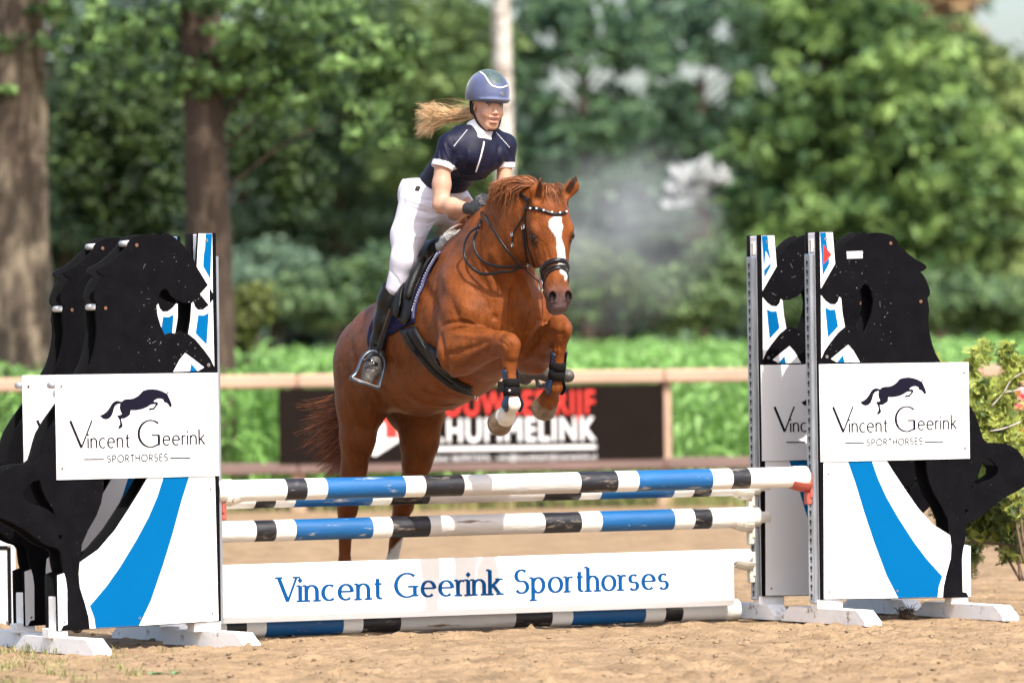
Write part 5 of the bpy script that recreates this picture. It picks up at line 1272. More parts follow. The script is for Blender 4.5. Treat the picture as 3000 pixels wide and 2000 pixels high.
# lumps of sand lying on the surface
n = 4200; r_ = rg.rand(n)**2.4*.013+.003; cx_ = rg.uniform(-2.9, 2.9, n); cyy = 24+11*rg.rand(n)**1.3; ix = np.clip(np.searchsorted(xs, cx_), 0, nx_-1); iy = np.clip(np.searchsorted(ys, cyy), 0, ny_-1)
cen = np.stack([cx_, cyy, Zg[ix, iy]+r_*.25], 1); oc = np.array([[1,0,0],[-1,0,0],[0,1,0],[0,-1,0],[0,0,1],[0,0,-1]], float); V = cen[:,None,:]+oc[None]*(r_[:,None,None])*(.55+.8*rg.rand(n, 6, 1))*np.array([1,1,.7])+rg.randn(n, 6, 3)*r_[:,None,None]*.15
tf = np.array([[0,2,4],[2,1,4],[1,3,4],[3,0,4],[2,0,5],[1,2,5],[3,1,5],[0,3,5]]); cl_o = np_mesh('sand_clods', V.reshape(-1, 3), (np.arange(n)[:,None,None]*6+tf[None]).reshape(-1, 3), mat('clod_sand', (.26,.185,.115), .95, .25, 6, .6, 60, spec=.1), None, True); tag(cl_o, 'small loose lumps of sand scattered on the arena', None, None, 'stuff')

def blades(name, pts, h, w_, m, lean=.35, parent=None, seg=3, kind='stuff', label=None):
    n = len(pts); h_ = h*(.5+rg.rand(n)); a = rg.rand(n)*6.283; ln = lean*rg.rand(n)*h_; dx, dy = np.cos(a), np.sin(a); px_, py_ = -np.sin(a), np.cos(a); V = []; 
    for k in range(seg+1):
        t = k/seg; ww = w_*(1-t)**.7*(.6+.8*rg.rand(n)) if k < seg else np.full(n, w_*.05); c = np.stack([pts[:,0]+dx*ln*t*t, pts[:,1]+dy*ln*t*t, pts[:,2]+h_*t*(1-.2*t*lean)], 1); o = np.stack([px_*ww, py_*ww, np.zeros(n)], 1); V += [c-o, c+o]
    V = np.stack(V, 1); base = np.arange(n)[:,None]*(2*(seg+1)); Fc = np.concatenate([base+np.array([[2*k, 2*k+1, 2*k+3, 2*k+2]]) for k in range(seg)]); o = np_mesh(name, V.reshape(-1, 3), Fc, m, parent, False); 
    if kind: o['kind'] = kind
    return o
m_grass = mat('grass_blades', (.16,.20,.05), .7, .3, 3, trans=.3, col2=(.36,.30,.13), thr=(.45,.6))
m_verge = mat('verge_soil', (.14,.14,.055), .95, .3, 1.5, col2=(.26,.18,.10), thr=(.45,.6))
vx, vy = np.meshgrid(np.linspace(-60, 60, 60), np.linspace(55.2, 150, 60), indexing='ij'); vi = np.arange(3600).reshape(60, 60)
vg = np_mesh('grass_verge', np.stack([vx, vy+.3*np.sin(vx*1.3), np.full_like(vx, .012)], -1).reshape(-1, 3), np.stack([vi[:-1,:-1], vi[1:,:-1], vi[1:,1:], vi[:-1,1:]], -1).reshape(-1, 4), m_verge); vg['kind'] = 'structure'
n = 9000; gx = rg.uniform(-7.5, 7.5, n); gy = 54.7+3.0*rg.rand(n)**1.0+.3*np.sin(gx*2); blades('grass', np.stack([gx, gy, np.zeros(n)], 1), .16, .010, m_grass, .9)
# sparse weeds on the sand at the near left
pts = []
for _ in range(46):
    p = on_ground = None; X = rg.uniform(0, 560)*(rg.rand()**.6); Yp = rg.uniform(1895, 2010); d = ray(X, Yp); t = -CAMH/d.z; c = CAM+d*t
    k = rg.randint(6, 22); pts.append(np.array([[c.x, c.y, 0]])+np.concatenate([rg.randn(k, 2)*.035, np.zeros((k, 1))], 1))
blades('weeds', np.concatenate(pts), .045, .0035, mat('weed_blades', (.22,.24,.08), .7, .3, 6, trans=.3, col2=(.38,.32,.16), thr=(.45,.6)), 1.2)
# ------------------------------------------------------------------ fence with banners
FY = 55.0
m_rail = mat('pale_pine', (.42,.28,.20), .7, .12, 2, .2, 20, stretch=(.3, 1, 1), dirt=((.35,.2,.13), 5, .62, .72))
m_rail2 = mat('weathered_wood', (.17,.11,.095), .8, .2, 2, .2, 20, stretch=(.3, 1, 1))
zt_ = atY(1500, 1107, FY).z; zl_ = atY(1500, 1363, FY).z; xj = atY(1945, 1110, FY).x
fence = empty('arena_fence', Matrix.Translation((xj, FY, 0)), 'wooden post and rail fence round the arena, with banners hung on it', 'fence')
for k in range(-5, 4):
    b = B(); b.box((k*3.55+.004, -.03, zt_-.066), ((k+1)*3.55-.004, .04, zt_+.066), bev=.02); b.build('top_rail', m_rail, fence)
    b = B(); b.box((k*3.55+.004, -.02, zl_-.055), ((k+1)*3.55-.004, .03, zl_+.055), bev=.015); b.build('lower_rail', m_rail2, fence)
    b = B(); b.box((k*3.55-.068, .045, -.1), (k*3.55+.068, .16, zt_+.05), bev=.012); b.build('post', m_rail, fence)
def bfont(txt, x0, x1, z0, h, m, parent, name, bold=0.0, y=-.004):
    cu = bpy.data.curves.new(name, 'FONT'); cu.body = txt; cu.size = 1; cu.space_character = 1.12; cu.offset = bold; cu.extrude = .001
    o = curve_mesh(name, cu, .002, m, parent); me = o.data; V = np.empty(len(me.vertices)*3, np.float32); me.vertices.foreach_get('co', V); V = V.reshape(-1, 3)
    lo, hi = V.min(0), V.max(0); V[:,0] = x0+(V[:,0]-lo[0])/(hi[0]-lo[0])*(x1-x0); V[:,2] = z0+V[:,2]/(.70)*h; V[:,1] = y - (V[:,1] < V[:,1].mean())*.001; me.vertices.foreach_set('co', V.ravel()); me.update(); return o
bx0 = atY(816, 1200, FY).x; bx1 = atY(1945, 1200, FY).x; bz1 = atY(1400, 1131, FY).z; bz0 = atY(1400, 1348, FY).z
ban = empty('banner', Matrix.Translation((bx0, FY-.035, 0)), 'dark brown banner with red and white lettering on the fence behind the horse', 'banner')
b = B(); nxs = 60
for k in range(nxs+1):
    x = (bx1-bx0)*k/nxs; wv = .006*math.sin(k*.8)+.004*math.sin(k*2.1); b.v += [Vector((x, wv*0-.0, bz0)), Vector((x, wv*0, bz1)), Vector((x, .004, bz0)), Vector((x, .004, bz1))]
for k in range(nxs): a = 4*k; b.f += [(a, a+4, a+5, a+1), (a+2, a+3, a+7, a+6), (a+1, a+5, a+7, a+3), (a, a+2, a+6, a+4)]; b.m += [0]*4
b.f += [(0,1,3,2), (4*nxs, 4*nxs+2, 4*nxs+3, 4*nxs+1)]; b.m += [0, 0]
b.build('cloth', mat('brown_vinyl', (.012,.0085,.007), .7, .1, 2, spec=.03), ban)
m_br = mat('banner_red', (.62,.03,.02), .5); m_bw = mat('banner_white', (.80,.79,.80), .5)
bX = lambda px: atY(px, 1200, FY).x-bx0; bZ = lambda py: atY(1500, py, FY).z
bfont('BOUWBEDRIJF', bX(1258), bX(1742), bZ(1214), bZ(1145)-bZ(1214), m_br, ban, 'red_lettering', .016)
bfont('J.HUMMELINK', bX(1258), bX(1745), bZ(1291), bZ(1223)-bZ(1291), m_bw, ban, 'white_lettering', .016)
bfont('mobiel: 0639572476 - info@bouwbedrijfjhummelink.nl', bX(1250), bX(1745), bZ(1347), .055, m_bw, ban, 'small_lettering', .004)
b = B(); b.box((bX(1230), -.006, bZ(1317)), (bX(1745), -.001, bZ(1306))); b.build('white_line', m_bw, ban)
b = B(); cx_, cz_ = bX(1098), bZ(1242); v = [(cx_+.27*math.sin(k*math.pi/3), -.005, cz_+.29*math.cos(k*math.pi/3)) for k in range(6)]; b.add(v, [tuple(range(6))]); b.build('hexagon_emblem', m_bw, ban)
b = B(); v = [(cx_+.10, -.008, cz_-.12), (cx_+.22, -.008, cz_-.12), (cx_+.22, -.008, cz_+.10), (cx_+.02, -.008, cz_+.22), (cx_-.18, -.008, cz_+.10), (cx_-.18, -.008, cz_-.02), (cx_+.02, -.008, cz_+.08), (cx_+.10, -.008, cz_+.02)]; b.add(v, [tuple(range(8))]); b.build('red_roof_emblem', m_br, ban)
rb = empty('red_banner', Matrix.Translation((atY(2942, 1200, FY).x, FY-.035, 0)), 'red banner with white marks at the right end of the fence behind the conifer', 'banner')
b = B(); b.box((0, 0, bZ(1335)), (2.2, .004, bZ(1112))); b.build('cloth', mat('red_vinyl', (.68,.02,.03), .45, .05, 2), rb)
b = B()
for k in range(16):
    x = .10+.9*(k % 8)/8+rg.uniform(-.03,.03); z = bZ(1150+ (k//8)*70+rg.uniform(-18, 18)); nib(b, [(x+.04*math.cos(a)*(1+.3*rg.rand()), z+.05*math.sin(a)) for a in np.linspace(0, 5, 9)], .014, .010, -.003)
b.build('white_marks', m_bw, rb)
# ------------------------------------------------------------------ corn
def corn():
    ys_ = np.arange(58.5, 96, .72); P = []
    for y in ys_:
        wd = y*.098+1.2; xsr = np.arange(-wd, wd, .13 if y < 70 else .22); P.append(np.stack([xsr+rg.randn(len(xsr))*.03, np.full(len(xsr), y)+rg.randn(len(xsr))*.05], 1))
    P = np.concatenate(P); n = len(P); H = 1.30+.07*rg.randn(n)+.011*(P[:,1]-58)+.22*vnoise2(P[:,0], P[:,1], .35, 31)+.15*vnoise2(P[:,0], P[:,1], 1.1, 32); V = []; Fc = []; off = 0; nl = 9; seg = 5
    for l in range(nl):
        z0 = H*(.12+.80*l/(nl-1)); a = rg.rand(n)*6.283; L_ = (.36+.32*rg.rand(n))*(1-.2*l/nl); up = .85+.3*rg.rand(n) if l > 5 else .5+.7*rg.rand(n); w_ = .020+.014*rg.rand(n); dx, dy = np.cos(a), np.sin(a); rows = []
        for k in range(seg+1):
            t = k/seg; r = L_*t*(1-.15*t); z = z0+L_*(up*t-1.25*t*t*(1.2-up*.45)); ww = w_*np.sin(math.pi*min(1, .25+.75*t))**.6 if k < seg else w_*.05
            c = np.stack([P[:,0]+dx*r, P[:,1]+dy*r, z], 1); o = np.stack([-dy*ww, dx*ww, rg.randn(n)*.01], 1); rows += [c-o, c+o]
        Vl = np.stack(rows, 1).reshape(-1, 3); base = off+np.arange(n)[:,None]*(2*(seg+1)); Fc += [base+np.array([[2*k, 2*k+1, 2*k+3, 2*k+2]]) for k in range(seg)]; V.append(Vl); off += len(Vl)
    # stalks
    for s_ in (0, 1):
        o = np.array([[.014, 0, 0], [0, .014, 0]])[s_]; z = np.zeros(n); c0 = np.stack([P[:,0], P[:,1], z], 1); c1 = np.stack([P[:,0], P[:,1], H], 1)
        Vl = np.stack([c0-o, c0+o, c1+o*.4, c1-o*.4], 1).reshape(-1, 3); Fc.append(off+np.arange(n)[:,None]*4+np.array([[0,1,2,3]])); V.append(Vl); off += len(Vl)
    o = np_mesh('corn_field', np.concatenate(V), np.concatenate(Fc), mat('corn_leaf', (.18,.36,.085), .5, .3, .6, trans=.3, spec=.12, col2=(.30,.46,.18), thr=(.4,.7)), None, True)
    tag(o, 'young green corn standing behind the fence', None, None, 'stuff')
corn()
# ------------------------------------------------------------------ trees and shrubs
def leafmat(name, c, c2, trans=.35, sc=.8): return mat(name, (1,1,1), .55, .12, sc, trans=.22, spec=.3, attr='col')
def foliage(name, clumps, per, size, m, parent, cols, flat=.6, kind=None):
    """clumps: (x, y, z, r); per: leaves in each; every leaf a small bent face"""
    C_ = np.array(clumps); k = len(C_); n = k*per; c = np.repeat(C_, per, 0); d = rg.randn(n, 3); d /= np.linalg.norm(d, axis=1)[:,None]; r = rg.rand(n)**.45
    cen = c[:,:3]+d*(c[:,3]*r)[:,None]*np.array([1, 1, flat]); nr = d+rg.randn(n, 3)*.7+np.array([0, -.1, .45]); nr /= np.linalg.norm(nr, axis=1)[:,None]
    t = np.cross(nr, rg.randn(n, 3)); t /= np.linalg.norm(t, axis=1)[:,None]; b_ = np.cross(nr, t); s_ = size*(.55+1.1*rg.rand(n)**2)[:,None]*np.repeat(.7+.6*rg.rand(k), per)[:,None]
    V = np.stack([cen-t*s_, cen-b_*s_*.42+t*s_*.1+nr*s_*.1, cen+t*s_, cen+b_*s_*.42+t*s_*.1+nr*s_*.1], 1).reshape(-1, 3)
    o = np_mesh(name, V, np.arange(n*4).reshape(n, 4), m, parent, False)
    cc = np.array(cols[0])[None]*(1-.0)+0; tmix = np.clip((rg.rand(k, 1)-.35)*1.6, 0, 1).repeat(per, 0); lv = rg.rand(n, 1)
    col = lerp(np.array(cols[0])[None]*.62, np.array(cols[1])[None], np.clip(tmix*.7+lv*.4, 0, 1))*(.8+.4*rg.rand(n, 1)); set_col(o, col.repeat(4, 0))  # darker clump tone deepened to paint shadow into the foliage
    if kind: o['kind'] = kind
    return o
def in_gap(e):
    v = ROT.transposed() @ (Vector(e[:3])-CAM); x, y = 1500-F*v.x/v.z, 1000+F*v.y/v.z; rr = F*e[3]*.55/e[1]
    return any((x-a)**2+(y-b_)**2 < (r+rr)**2 for a, b_, r in GAPS)
GAPS = [(1655,238,30),(1608,248,20),(1860,242,34),(2095,255,38),(1745,215,16),(2050,215,18),(2240,236,16),(1690,310,16),(2985,5,75),(1612,110,22),(2115,95,22),(1740,25,18),(2880,60,26),(2920,100,30),(2000,205,22),(120,30,10)]
def clumps_from(blobs, Y, dY, n, r):
    """blobs (px, py, rx, ry) sized in photograph units at distance Y -> clumps on and in an ellipsoid"""
    out = []; ar = np.array([b[2]*b[3] for b in blobs], float); ar /= ar.sum()
    for bi, bb_ in enumerate(blobs):
        px, py, rx, ry = bb_[:4]; oY = bb_[4] if len(bb_) > 4 else 0
        c = atY(px, py, Y); sx, sz = rx*Y/F, ry*Y/F; k = max(3, int(n*ar[bi]))
        for _ in range(k):
            d = rg.randn(3); d /= np.linalg.norm(d); q = rg.rand()**.35
            e = (c.x+d[0]*sx*q, c.y+oY+d[1]*min(dY, max(sx, sz))*q, max(c.z+d[2]*sz*q, .25), r*(.45+1.5*rg.rand()**2))
            if Y < 90 or not in_gap(e): out.append(e)
    return out
def trunk(base, top, r0, r1, m, parent, name='trunk', n=18, seed=0, bend=.1, rough=.08):
    b = B(); k = 26; V = []; rr = np.random.RandomState(seed); ph = rr.rand(6)*6
    for i in range(k+1):
        t = i/k; c = Vector(base).lerp(Vector(top), t)+Vector((bend*math.sin(t*3+ph[0]), bend*math.sin(t*2+ph[1]), 0)); r = r0+(r1-r0)*t+r0*.35*math.exp(-t*14)
        for j in range(n):
            a = 2*math.pi*j/n; q = r*(1+rough*math.sin(3*a+ph[2]+t*4)+rough*.6*math.sin(7*a+ph[3]-t*9)+rough*.5*math.sin(t*60+ph[4]+2*a)); V.append(c+Vector((math.cos(a)*q, math.sin(a)*q, 0)))
    b.add(V, [(i*n+j, i*n+(j+1) % n, (i+1)*n+(j+1) % n, (i+1)*n+j) for i in range(k) for j in range(n)]); return b.build(name, m, parent, True)
m_bark = mat('oak_bark', (.10,.070,.050), .9, .3, 5, 1.0, 11, stretch=(1.6,1.6,.3), col2=(.26,.20,.14), thr=(.47,.60), bdist=.08)
m_bark2 = mat('dark_bark', (.052,.033,.022), .9, .3, 5, 1.0, 12, stretch=(1.6,1.6,.3), col2=(.11,.075,.05), thr=(.5,.66), bdist=.05)
m_birch = mat('birch_bark', (.50,.44,.40), .8, .25, 3, .4, 10, stretch=(1.2,1.2,2.2), dirt=((.20,.15,.12), 3.2, .52, .62))
lm = leafmat('leaves', None, None)
def tree(name, label, cat, Y, px, trunk_w, blobs, n, r, per, size, cols, bark, dY=3.0, ttop=None, group=None, seed=0, tk=None):
    base = atY(px, 1000, Y); root = empty(name, Matrix.Translation((base.x, Y, 0)), label, cat, group)
    cl = clumps_from(blobs, Y, dY, n, r); cl = [(a-base.x, b_-Y, c, d) for a, b_, c, d in cl]
    foliage('crown', cl, per, size, lm, root, cols)
    zt2 = (atY(px, ttop, Y).z if ttop is not None else max(c[2] for c in cl)*.8); tk = tk or (trunk_w, trunk_w*.55)
    trunk((0, 0, -.1), (0, 0, zt2), tk[0], tk[1], bark, root, seed=seed, bend=trunk_w*.2)
    b = B()
    for i in rg.choice(len(cl), min(14, len(cl)), False):
        c = cl[i]; z0 = min(max(c[2]-1.0, zt2*.35), zt2*.97); b.tube(smooth_path([(0, 0, z0), (c[0]*.5, c[1]*.5, (z0+c[2])/2+.15), c[:3]], 3), [trunk_w*(.22 if Y > 90 else .11)*(1-.85*q/6) for q in range(7)], 6)
    b.build('limb', bark, root, True); return root
# near oaks
OAKC = ((.016,.055,.020),(.27,.43,.14))
tree('oak_tree', 'stout grey-barked oak at the left edge, behind the black horse-head wings', 'tree', 62, 88, .32,
     [(150,60,230,110),(20,250,55,150),(25,100,70,110),(380,140,190,130),(-200,150,200,250),(150,-200,500,170,2.6),(60,-330,420,150,-2.5),(300,-180,160,60,-2.2)], 480, .115, 48, .045, OAKC, m_bark, 1.6, -500, 'oaks by the arena', 3, (.325,.27))  # crown blobs above the view added to shade trunk and leaves
tree('oak_tree', 'dark-trunked oak with low leafy branches, left of the rider', 'tree', 60, 608, .25,
     [(600,130,300,150),(700,240,180,90),(900,180,250,170),(1120,180,110,110),(1060,370,110,90),(560,230,140,70),(820,60,350,110),(650,-230,650,170,2.8),(620,-400,560,130,-2.5),(520,-200,200,70,-2.0),(900,-260,180,70,-2.2),(1180,130,60,50)], 900, .115, 48, .045, OAKC, m_bark2, 1.6, -500, 'oaks by the arena', 5, (.25,.19))  # unseen overhead blobs, some set forward, added to darken the foliage below
tree('young_oak', 'shaded understory tree filling the gap between the two oak trunks', 'tree', 70, 330, .10,
     [(350,350,190,160),(450,520,120,170),(300,600,120,150),(250,420,100,200),(760,420,110,160),(850,560,90,70),(880,480,70,70),(420,720,130,100)], 420, .22, 46, .055, ((.010,.030,.010),(.075,.12,.03)), m_bark2, 1.6, 330, None, 8)  # leaf colours lowered to paint the shade under the oaks
tree('birch_tree', 'slender pale birch whose trunk rises right behind the rider', 'tree', 82, 1484, .13,
     [(1420,-260,260,150),(1560,-330,260,140)], 60, .35, 40, .07, OAKC, m_birch, 1.5, -420, None, 11, (.150,.130))
# far trees; every crown with its own trunk
FAR = [
 ('broadleaf_tree','large rounded bright green tree filling the right half behind the corn', 112, 2430, [(2500,290,370,330),(2360,540,260,230),(2700,520,330,300),(2500,720,400,230),(2260,760,180,150),(2440,30,270,160)], 560, ((.05,.13,.045),(.24,.36,.10)), .50),
 ('broadleaf_tree','yellowish green tree at the right edge beside the large rounded one', 122, 2930, [(2920,480,170,330),(2980,800,200,190),(2850,190,140,140)], 260, ((.08,.16,.05),(.31,.39,.13)), .5),
 ('copper_tree','tree with a rusty brown top peeking over the large rounded tree', 150, 2740, [(2740,20,170,110),(2820,120,90,90)], 70, ((.26,.17,.09),(.48,.33,.18)), .5),
 ('dark_tree','dark bluish tree with sky gaps, right of the birch trunk', 150, 1720, [(1720,200,260,260),(1700,460,200,120),(1640,60,180,120)], 230, ((.03,.09,.055),(.14,.24,.11)), .5),
 ('dark_tree','dark tree between the sky-gap tree and the large rounded tree', 155, 2060, [(2060,250,230,270),(1980,430,150,110),(2150,70,160,120)], 220, ((.03,.085,.055),(.13,.22,.11)), .5),
 ('olive_tree','olive green tree directly left of the rider helmet', 140, 1300, [(1300,180,220,260),(1330,450,190,160),(1180,420,150,140)], 250, ((.06,.13,.045),(.22,.31,.10)), .5),
 ('dark_tree','deep green tree behind the oak branch tips, left of the rider back', 145, 1000, [(1000,350,220,260),(950,600,220,200),(1080,120,160,160)], 260, ((.022,.06,.035),(.11,.18,.08)), .5),
 ('dark_tree','shadowy tree seen between the dark-trunked oak and the horse saddle', 145, 720, [(740,500,200,260),(780,740,180,130),(700,250,200,200)], 220, ((.018,.05,.035),(.085,.14,.075)), .5),
 ('dark_tree','shadowy tree behind the stout grey oak trunk', 145, 200, [(200,500,280,300),(300,300,250,250),(80,760,200,160)], 260, ((.016,.045,.025),(.08,.13,.055)), .5),
]
for i, (nm, lb, Y, px, bl_, n_c, cols, r) in enumerate(FAR):
    tree(nm, lb, 'tree', Y, px, .22, bl_, int(n_c*2.2), r*.66, 30, .13, cols, m_bark2, 4.0, None, 'trees beyond the corn', 20+i)
SHR = [
 ('shrub','soft grey-green shrub in the gap right of the horse ears, behind the smoke', 128, 1790, [(1800,660,230,150),(1660,740,180,90),(1880,560,120,80)], 150, ((.06,.12,.07),(.17,.25,.15)), .50),
 ('blossom_bush','bush covered in white blossom left of the large rounded tree', 107, 2060, [(2060,505,80,32),(1985,525,40,30),(2015,570,40,30)], 26, ((.55,.58,.56),(.78,.78,.78)), .24),
 ('shrub','green shrub behind the horse muzzle', 104, 1690, [(1680,850,150,90),(1760,800,100,70)], 120, ((.08,.16,.055),(.26,.36,.13)), .4),
 ('shrub','dark shrub between the horse muzzle and the rear right wing', 106, 2010, [(2000,880,170,90),(2100,800,90,90)], 130, ((.055,.12,.045),(.20,.29,.11)), .4),
 ('shrub','low dark shrub under the large rounded tree', 106, 2500, [(2450,890,260,75),(2750,890,260,75)], 190, ((.045,.10,.045),(.18,.27,.11)), .4),
 ('shrub','low shrub at the far right edge above the corn', 106, 3000, [(2980,900,170,70)], 60, ((.055,.12,.045),(.20,.29,.11)), .4),
 ('shrub','hazy blue-green shrub left of the riding boot', 110, 800, [(800,780,110,60),(740,850,120,70)], 90, ((.09,.17,.11),(.20,.29,.19)), .35),
 ('shrub','deep green shrub touching the horse croup', 104, 980, [(980,870,170,90),(1100,820,120,90)], 130, ((.04,.10,.045),(.18,.27,.11)), .4),
 ('shrub','low yellow-green bush beside the foot of the dark-trunked oak', 68, 730, [(730,900,80,60),(700,960,60,50)], 60, ((.09,.12,.025),(.22,.24,.06)), .2),
 ('shrub','shaded shrub low between the two oak trunks', 72, 400, [(380,880,150,90),(280,950,120,60)], 120, ((.035,.075,.02),(.12,.17,.045)), .22),
 ('shrub','green shrub behind the horse chest and neck', 104, 1380, [(1380,850,190,110),(1480,760,120,110)], 120, ((.07,.14,.05),(.23,.32,.12)), .4),
]
for i, (nm, lb, Y, px, bl_, n_c, cols, r) in enumerate(SHR):
    base = atY(px, 1000, Y); root = empty(nm, Matrix.Translation((base.x, Y, 0)), lb, 'shrub', 'shrubs beyond the fence')
    cl = [(a-base.x, b_-Y, c, d) for a, b_, c, d in clumps_from(bl_, Y, 2.5, int(n_c*1.7), r*.75)]; foliage('foliage', cl, 40, .10 if Y > 90 else .05, lm, root, cols)
    b = B()
    for k in range(7): c = cl[rg.randint(len(cl))]; b.tube([(rg.uniform(-.1,.1), rg.uniform(-.1,.1), -.05), (c[0]*.5, c[1]*.5, c[2]*.6), c[:3]], [.025,.015,.008], 5)
    b.build('stem', m_bark2, root, True)
# smoke drifting low behind the corn
c = atY(1800, 680, 103); bm = bmesh.new(); bmesh.ops.create_icosphere(bm, subdivisions=3, radius=1); me = bpy.data.meshes.new('smoke'); bm.to_mesh(me); bm.free()
smo = link(bpy.data.objects.new('smoke', me)); smo.location = c; smo.scale = (2.2, 1.3, 2.0); tag(smo, 'pale smoke drifting in front of the trees right of the horse ears', None, None, 'stuff')
m = bpy.data.materials.new('smoke'); m.use_nodes = True; T = m.node_tree; T.nodes.clear(); out = T.nodes.new('ShaderNodeOutputMaterial'); pv = T.nodes.new('ShaderNodeVolumePrincipled'); T.links.new(pv.outputs[0], out.inputs['Volume'])
pv.inputs['Color'].default_value = (.86,.86,.90,1); tc = T.nodes.new('ShaderNodeTexCoord'); gr = T.nodes.new('ShaderNodeVectorMath'); gr.operation = 'LENGTH'; T.links.new(tc.outputs['Object'], gr.inputs[0])
mr = T.nodes.new('ShaderNodeMapRange'); mr.inputs[1].default_value = .98; mr.inputs[2].default_value = .25; mr.inputs[3].default_value = 0; mr.inputs[4].default_value = .6; T.links.new(gr.outputs['Value'], mr.inputs[0])
nz_ = T.nodes.new('ShaderNodeTexNoise'); nz_.inputs['Scale'].default_value = 1.6; T.links.new(tc.outputs['Object'], nz_.inputs['Vector']); m2 = T.nodes.new('ShaderNodeMapRange'); m2.inputs[1].default_value = .38; m2.inputs[2].default_value = .65; T.links.new(nz_.outputs[0], m2.inputs[0])
mu = T.nodes.new('ShaderNodeMath'); mu.operation = 'MULTIPLY'; T.links.new(mr.outputs[0], mu.inputs[0]); T.links.new(m2.outputs[0], mu.inputs[1]); T.links.new(mu.outputs[0], pv.inputs['Density']); me.materials.append(m)
# the wood closing the view
cl = []
for _ in range(2300):
    x = rg.uniform(-19, 19); z = rg.uniform(.3, 15.5)*(rg.rand()**.25); 
    if x > 14.0+.25*(14-z) and z > 11.6: continue
    e = (x, 172+rg.uniform(-5, 5), z, .8*(.6+.8*rg.rand()))
    if not in_gap(e): cl.append(e)
w_ = foliage('far_wood', cl, 36, .27, lm, None, ((.022,.06,.05),(.13,.21,.14)), .8, 'stuff'); tag(w_, 'dark wood closing the view far behind the corn')
# ------------------------------------------------------------------ conifer behind the right wing
def spray(b, base, d, nrm, L_, m=0):
    """flat fan of scale-leaved twigs"""
    d = d.normalized(); s_ = nrm.cross(d).normalized(); k = max(4, int(L_/.013)); curve = rg.uniform(-.3,.3)
    for i in range(k):
        t = (i+1)/(k+1); c = base+d*(L_*t)+s_*(curve*L_*t*t)-V3(0,0,1)*(L_*.25*t*t)
        for sg in (-1, 1):
            dl = (d*.75+s_*sg*.85+nrm*rg.uniform(-.25,.25)).normalized(); l = L_*.42*math.sin(math.pi*(.15+.8*t))*rg.uniform(.7,1.2); sd = dl.cross(nrm).normalized()*.0018
            b.v += [c-sd, c+sd, c+dl*l+sd*.5, c+dl*l-sd*.5]; b.f.append(tuple(range(len(b.v)-4, len(b.v)))); b.m.append(m)
            for q in (.3,.5,.7,.88):
                for s3 in (-1, 1):
                    c2 = c+dl*l*q; d3 = (dl*.8+dl.cross(nrm)*s3*.8).normalized()*l*.30*(1.15-q); s2 = d3.cross(nrm).normalized()*.0014
                    b.v += [c2-s2, c2+s2, c2+d3+s2*.5, c2+d3-s2*.5]; b.f.append(tuple(range(len(b.v)-4, len(b.v)))); b.m.append(m)
cY = 31.2; cb = atY(2960, 1400, cY); con = empty('conifer', Matrix.Translation((cb.x, cY, 0)), 'yellow-green conifer leaning out behind the right-hand wings', 'conifer')
tc_ = B(); tw = B(); sg_ = [[], []]
paths_c = [((2990,1700),(2960,1500),(2880,1350),(2800,1240),(2745,1180)), ((2990,1650),(2930,1400),(2850,1200),(2840,1100),(2875,1030)), ((3000,1600),(2960,1300),(2900,1200),(2960,1110),(3030,1060)), ((2990,1700),(2900,1560),(2830,1560),(2760,1500)), ((2990,1650),(2900,1450),(2850,1420),(2760,1380)),
           ((3000,1600),(2970,1350),(2950,1200),(2965,1090),(2950,1030)), ((2990,1620),(2870,1500),(2850,1590),(2835,1640)), ((2995,1600),(2930,1470),(2960,1500),(3010,1520)), ((2990,1500),(2900,1320),(2800,1330),(2780,1290)), ((3000,1500),(2950,1260),(3000,1220),(3050,1200)), ((2990,1500),(2880,1240),(2780,1110),(2735,1060)), ((2990,1600),(2700,1560),(2620,1480),(2600,1440)), ((3000,1700),(2950,1560),(2900,1500),(2830,1470)), ((3000,1650),(2930,1330),(2860,1290),(2800,1350)), ((3000,1500),(2960,1420),(2900,1430),(2860,1500)), ((3000,1400),(2930,1180),(2880,1130),(2800,1180)), ((3010,1450),(2990,1300),(2930,1290),(2870,1230)), ((2990,1500),(2880,1300),(2800,1240),(2760,1130))]
for i, pc in enumerate(paths_c):
    P = [atY(x, y, cY+(.25*math.sin(i*2.3)+ (-.18 if y < 1300 else 0)*0))-Vector((cb.x, cY, 0)) for x, y in pc]; P = smooth_path(P, 7); tw.tube(P, [.008*(1-.8*k/len(P)) for k in range(len(P))], 6)
    for k in range(3, len(P)):
        for _ in range(13):
            if len(P)-k < 1: continue
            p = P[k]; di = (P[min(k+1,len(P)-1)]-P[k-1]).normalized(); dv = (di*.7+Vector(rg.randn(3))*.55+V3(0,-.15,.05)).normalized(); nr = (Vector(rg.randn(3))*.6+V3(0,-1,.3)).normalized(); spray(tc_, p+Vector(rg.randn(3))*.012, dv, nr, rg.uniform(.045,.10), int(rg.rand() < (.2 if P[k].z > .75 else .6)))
tw.build('branch', mat('pale_twig', (.14,.09,.06), .7, .2, 20), con, True)
b = B(); 
for pts_ in (((3010,1085),(2965,1110),(2940,1150),(2905,1190)), ((2940,1150),(2990,1140),(3020,1130)), ((2990,1235),(2940,1255),(2900,1262))):
    b.tube(smooth_path([atY(x, y, cY-.3)-Vector((cb.x, cY, 0)) for x, y in pts_], 4), .004, 5)
b.build('bare_twig', mat('grey_twig', (.5,.44,.42), .7), con, True)
tc_.build('foliage', [mat('conifer_painted_lit', (.36,.41,.08), .55, .25, 14, trans=.25), mat('conifer_painted_shade', (.07,.12,.03), .6, .25, 14, trans=.25)], con)  # lit and shaded greens painted as two materials, the dark one commoner low down
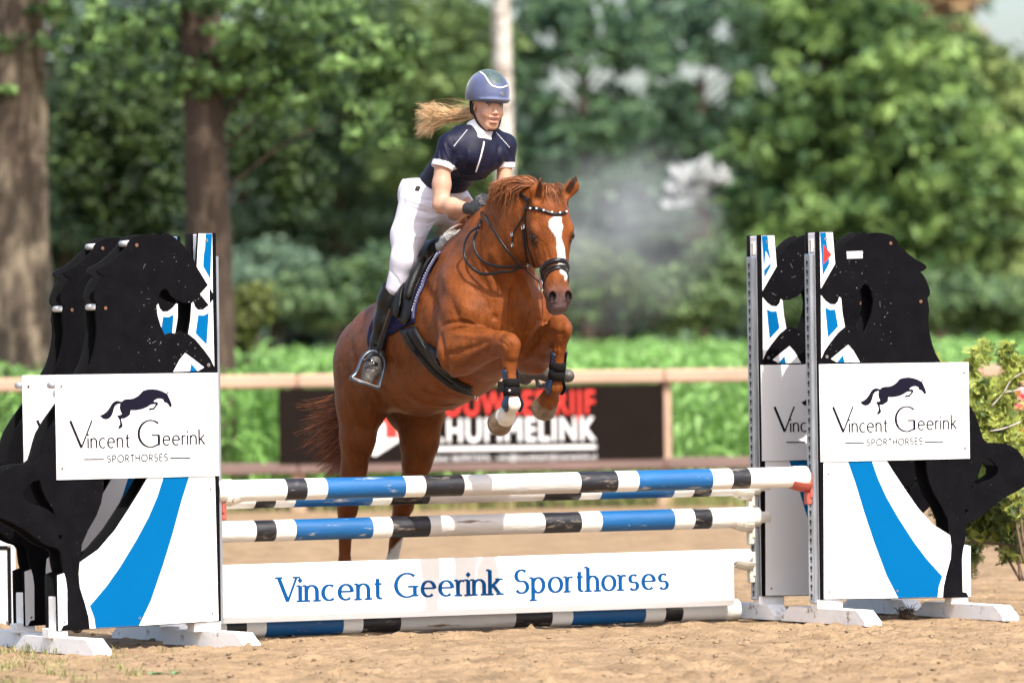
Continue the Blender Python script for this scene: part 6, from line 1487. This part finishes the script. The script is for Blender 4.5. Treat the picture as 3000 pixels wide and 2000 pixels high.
# ------------------------------------------------------------------ odds and ends
d = ray(470, 1978); c0 = CAM+d*(-CAMH/d.z); b = B()
for k in range(16):
    a = rg.rand()*6.28; l = rg.uniform(.03,.065); u_ = V3(math.cos(a)*1.0, math.sin(a)*.8, .35).normalized(); s3 = V3(-u_.y, u_.x, 0).normalized(); o_ = V3(rg.uniform(-.07,.07), rg.uniform(-.03,.03), .004)
    b.add([o_, o_+u_*l*.5+s3*l*.28, o_+u_*l-V3(0,0,l*.15), o_+u_*l*.5-s3*l*.28], [(0,1,2,3)])
o = b.build('leafy_weed', mat('weed_leaf', (.17,.27,.12), .6, .2, 30, trans=.2)); o.location = c0; tag(o, 'flat pale green weed with broad leaves on the sand at the bottom left', 'weed')
gY = 30.9; gp_ = empty('jump_filler', Matrix.Translation((atY(-60, 1700, gY).x, gY, 0)), 'grey jump filler panel with a black frame at the left edge', 'jump filler')
x0_, x1_ = 0, atY(28, 1700, gY).x-atY(-60, 1700, gY).x; z1_, z0_ = atY(10, 1603, gY).z, atY(10, 1818, gY).z
b = B(); b.box((-.8, 0, z0_), (x1_-.012, .02, z1_-.012)); b.build('panel', m_post, gp_)
b = B(); b.box((x1_-.010, -.006, z0_-.12), (x1_+.006, .03, z1_+.0)); b.box((-.8, -.006, z1_-.011), (x1_-.0105, .03, z1_+.006)); b.build('frame', m_edge, gp_)
b = B(); b.box((-.8, -.002, z1_+.007), (x1_+.03, .06, z1_+.04), bev=.004); b.box((x1_+.008, .0, z0_-.1), (x1_+.03, .05, z1_+.006), bev=.003); b.build('top_bar', m_post, gp_)
b = B(); b.box((-.7, -.12, -.01), (-.6, .3, z0_+.002)); b.build('foot', m_foot, gp_)
b = B(); b.box((x1_-.09, -.06, -.01), (x1_-.02, .3, .045)); b.box((x1_-.07, .0, .04), (x1_-.03, .05, z0_+.01)); b.build('foot', m_foot, gp_)
def clump(name, px, py, label, col, rx, hz_, n, cat):
    d = ray(px, py); c = CAM+d*(-CAMH/d.z); b = B()
    for _ in range(n):
        a = rg.rand()*6.28; r = rx*rg.rand()**.5; p = V3(math.cos(a)*r, math.sin(a)*r*.6, hz_*rg.rand()); q = p+V3(rg.uniform(-1,1)*rx*.8, rg.uniform(-1,1)*rx*.5, rg.uniform(-.3,.8)*hz_); m_ = (p+q)/2+V3(0,0,.01); q.z = max(q.z, .002); b.tube([p, m_, q], [.003,.002,.001], 4)
    b.ball((0,0,hz_*.3), rx*.75, 10, 0, (1,.7,.5*hz_/rx)); o = b.build(name, mat(name+'_fibre', col, .9, .3, 30), None); o.location = (c.x, c.y, .0); tag(o, label, cat)
clump('root_clump', 2655, 1812, 'dark tuft of uprooted roots on the sand under the right wing', (.05,.032,.02), .05, .05, 90, 'root clump')
clump('grass_clump', 226, 1852, 'small brown tuft on the sand beneath the left front wing', (.12,.09,.05), .035, .04, 40, 'tuft')
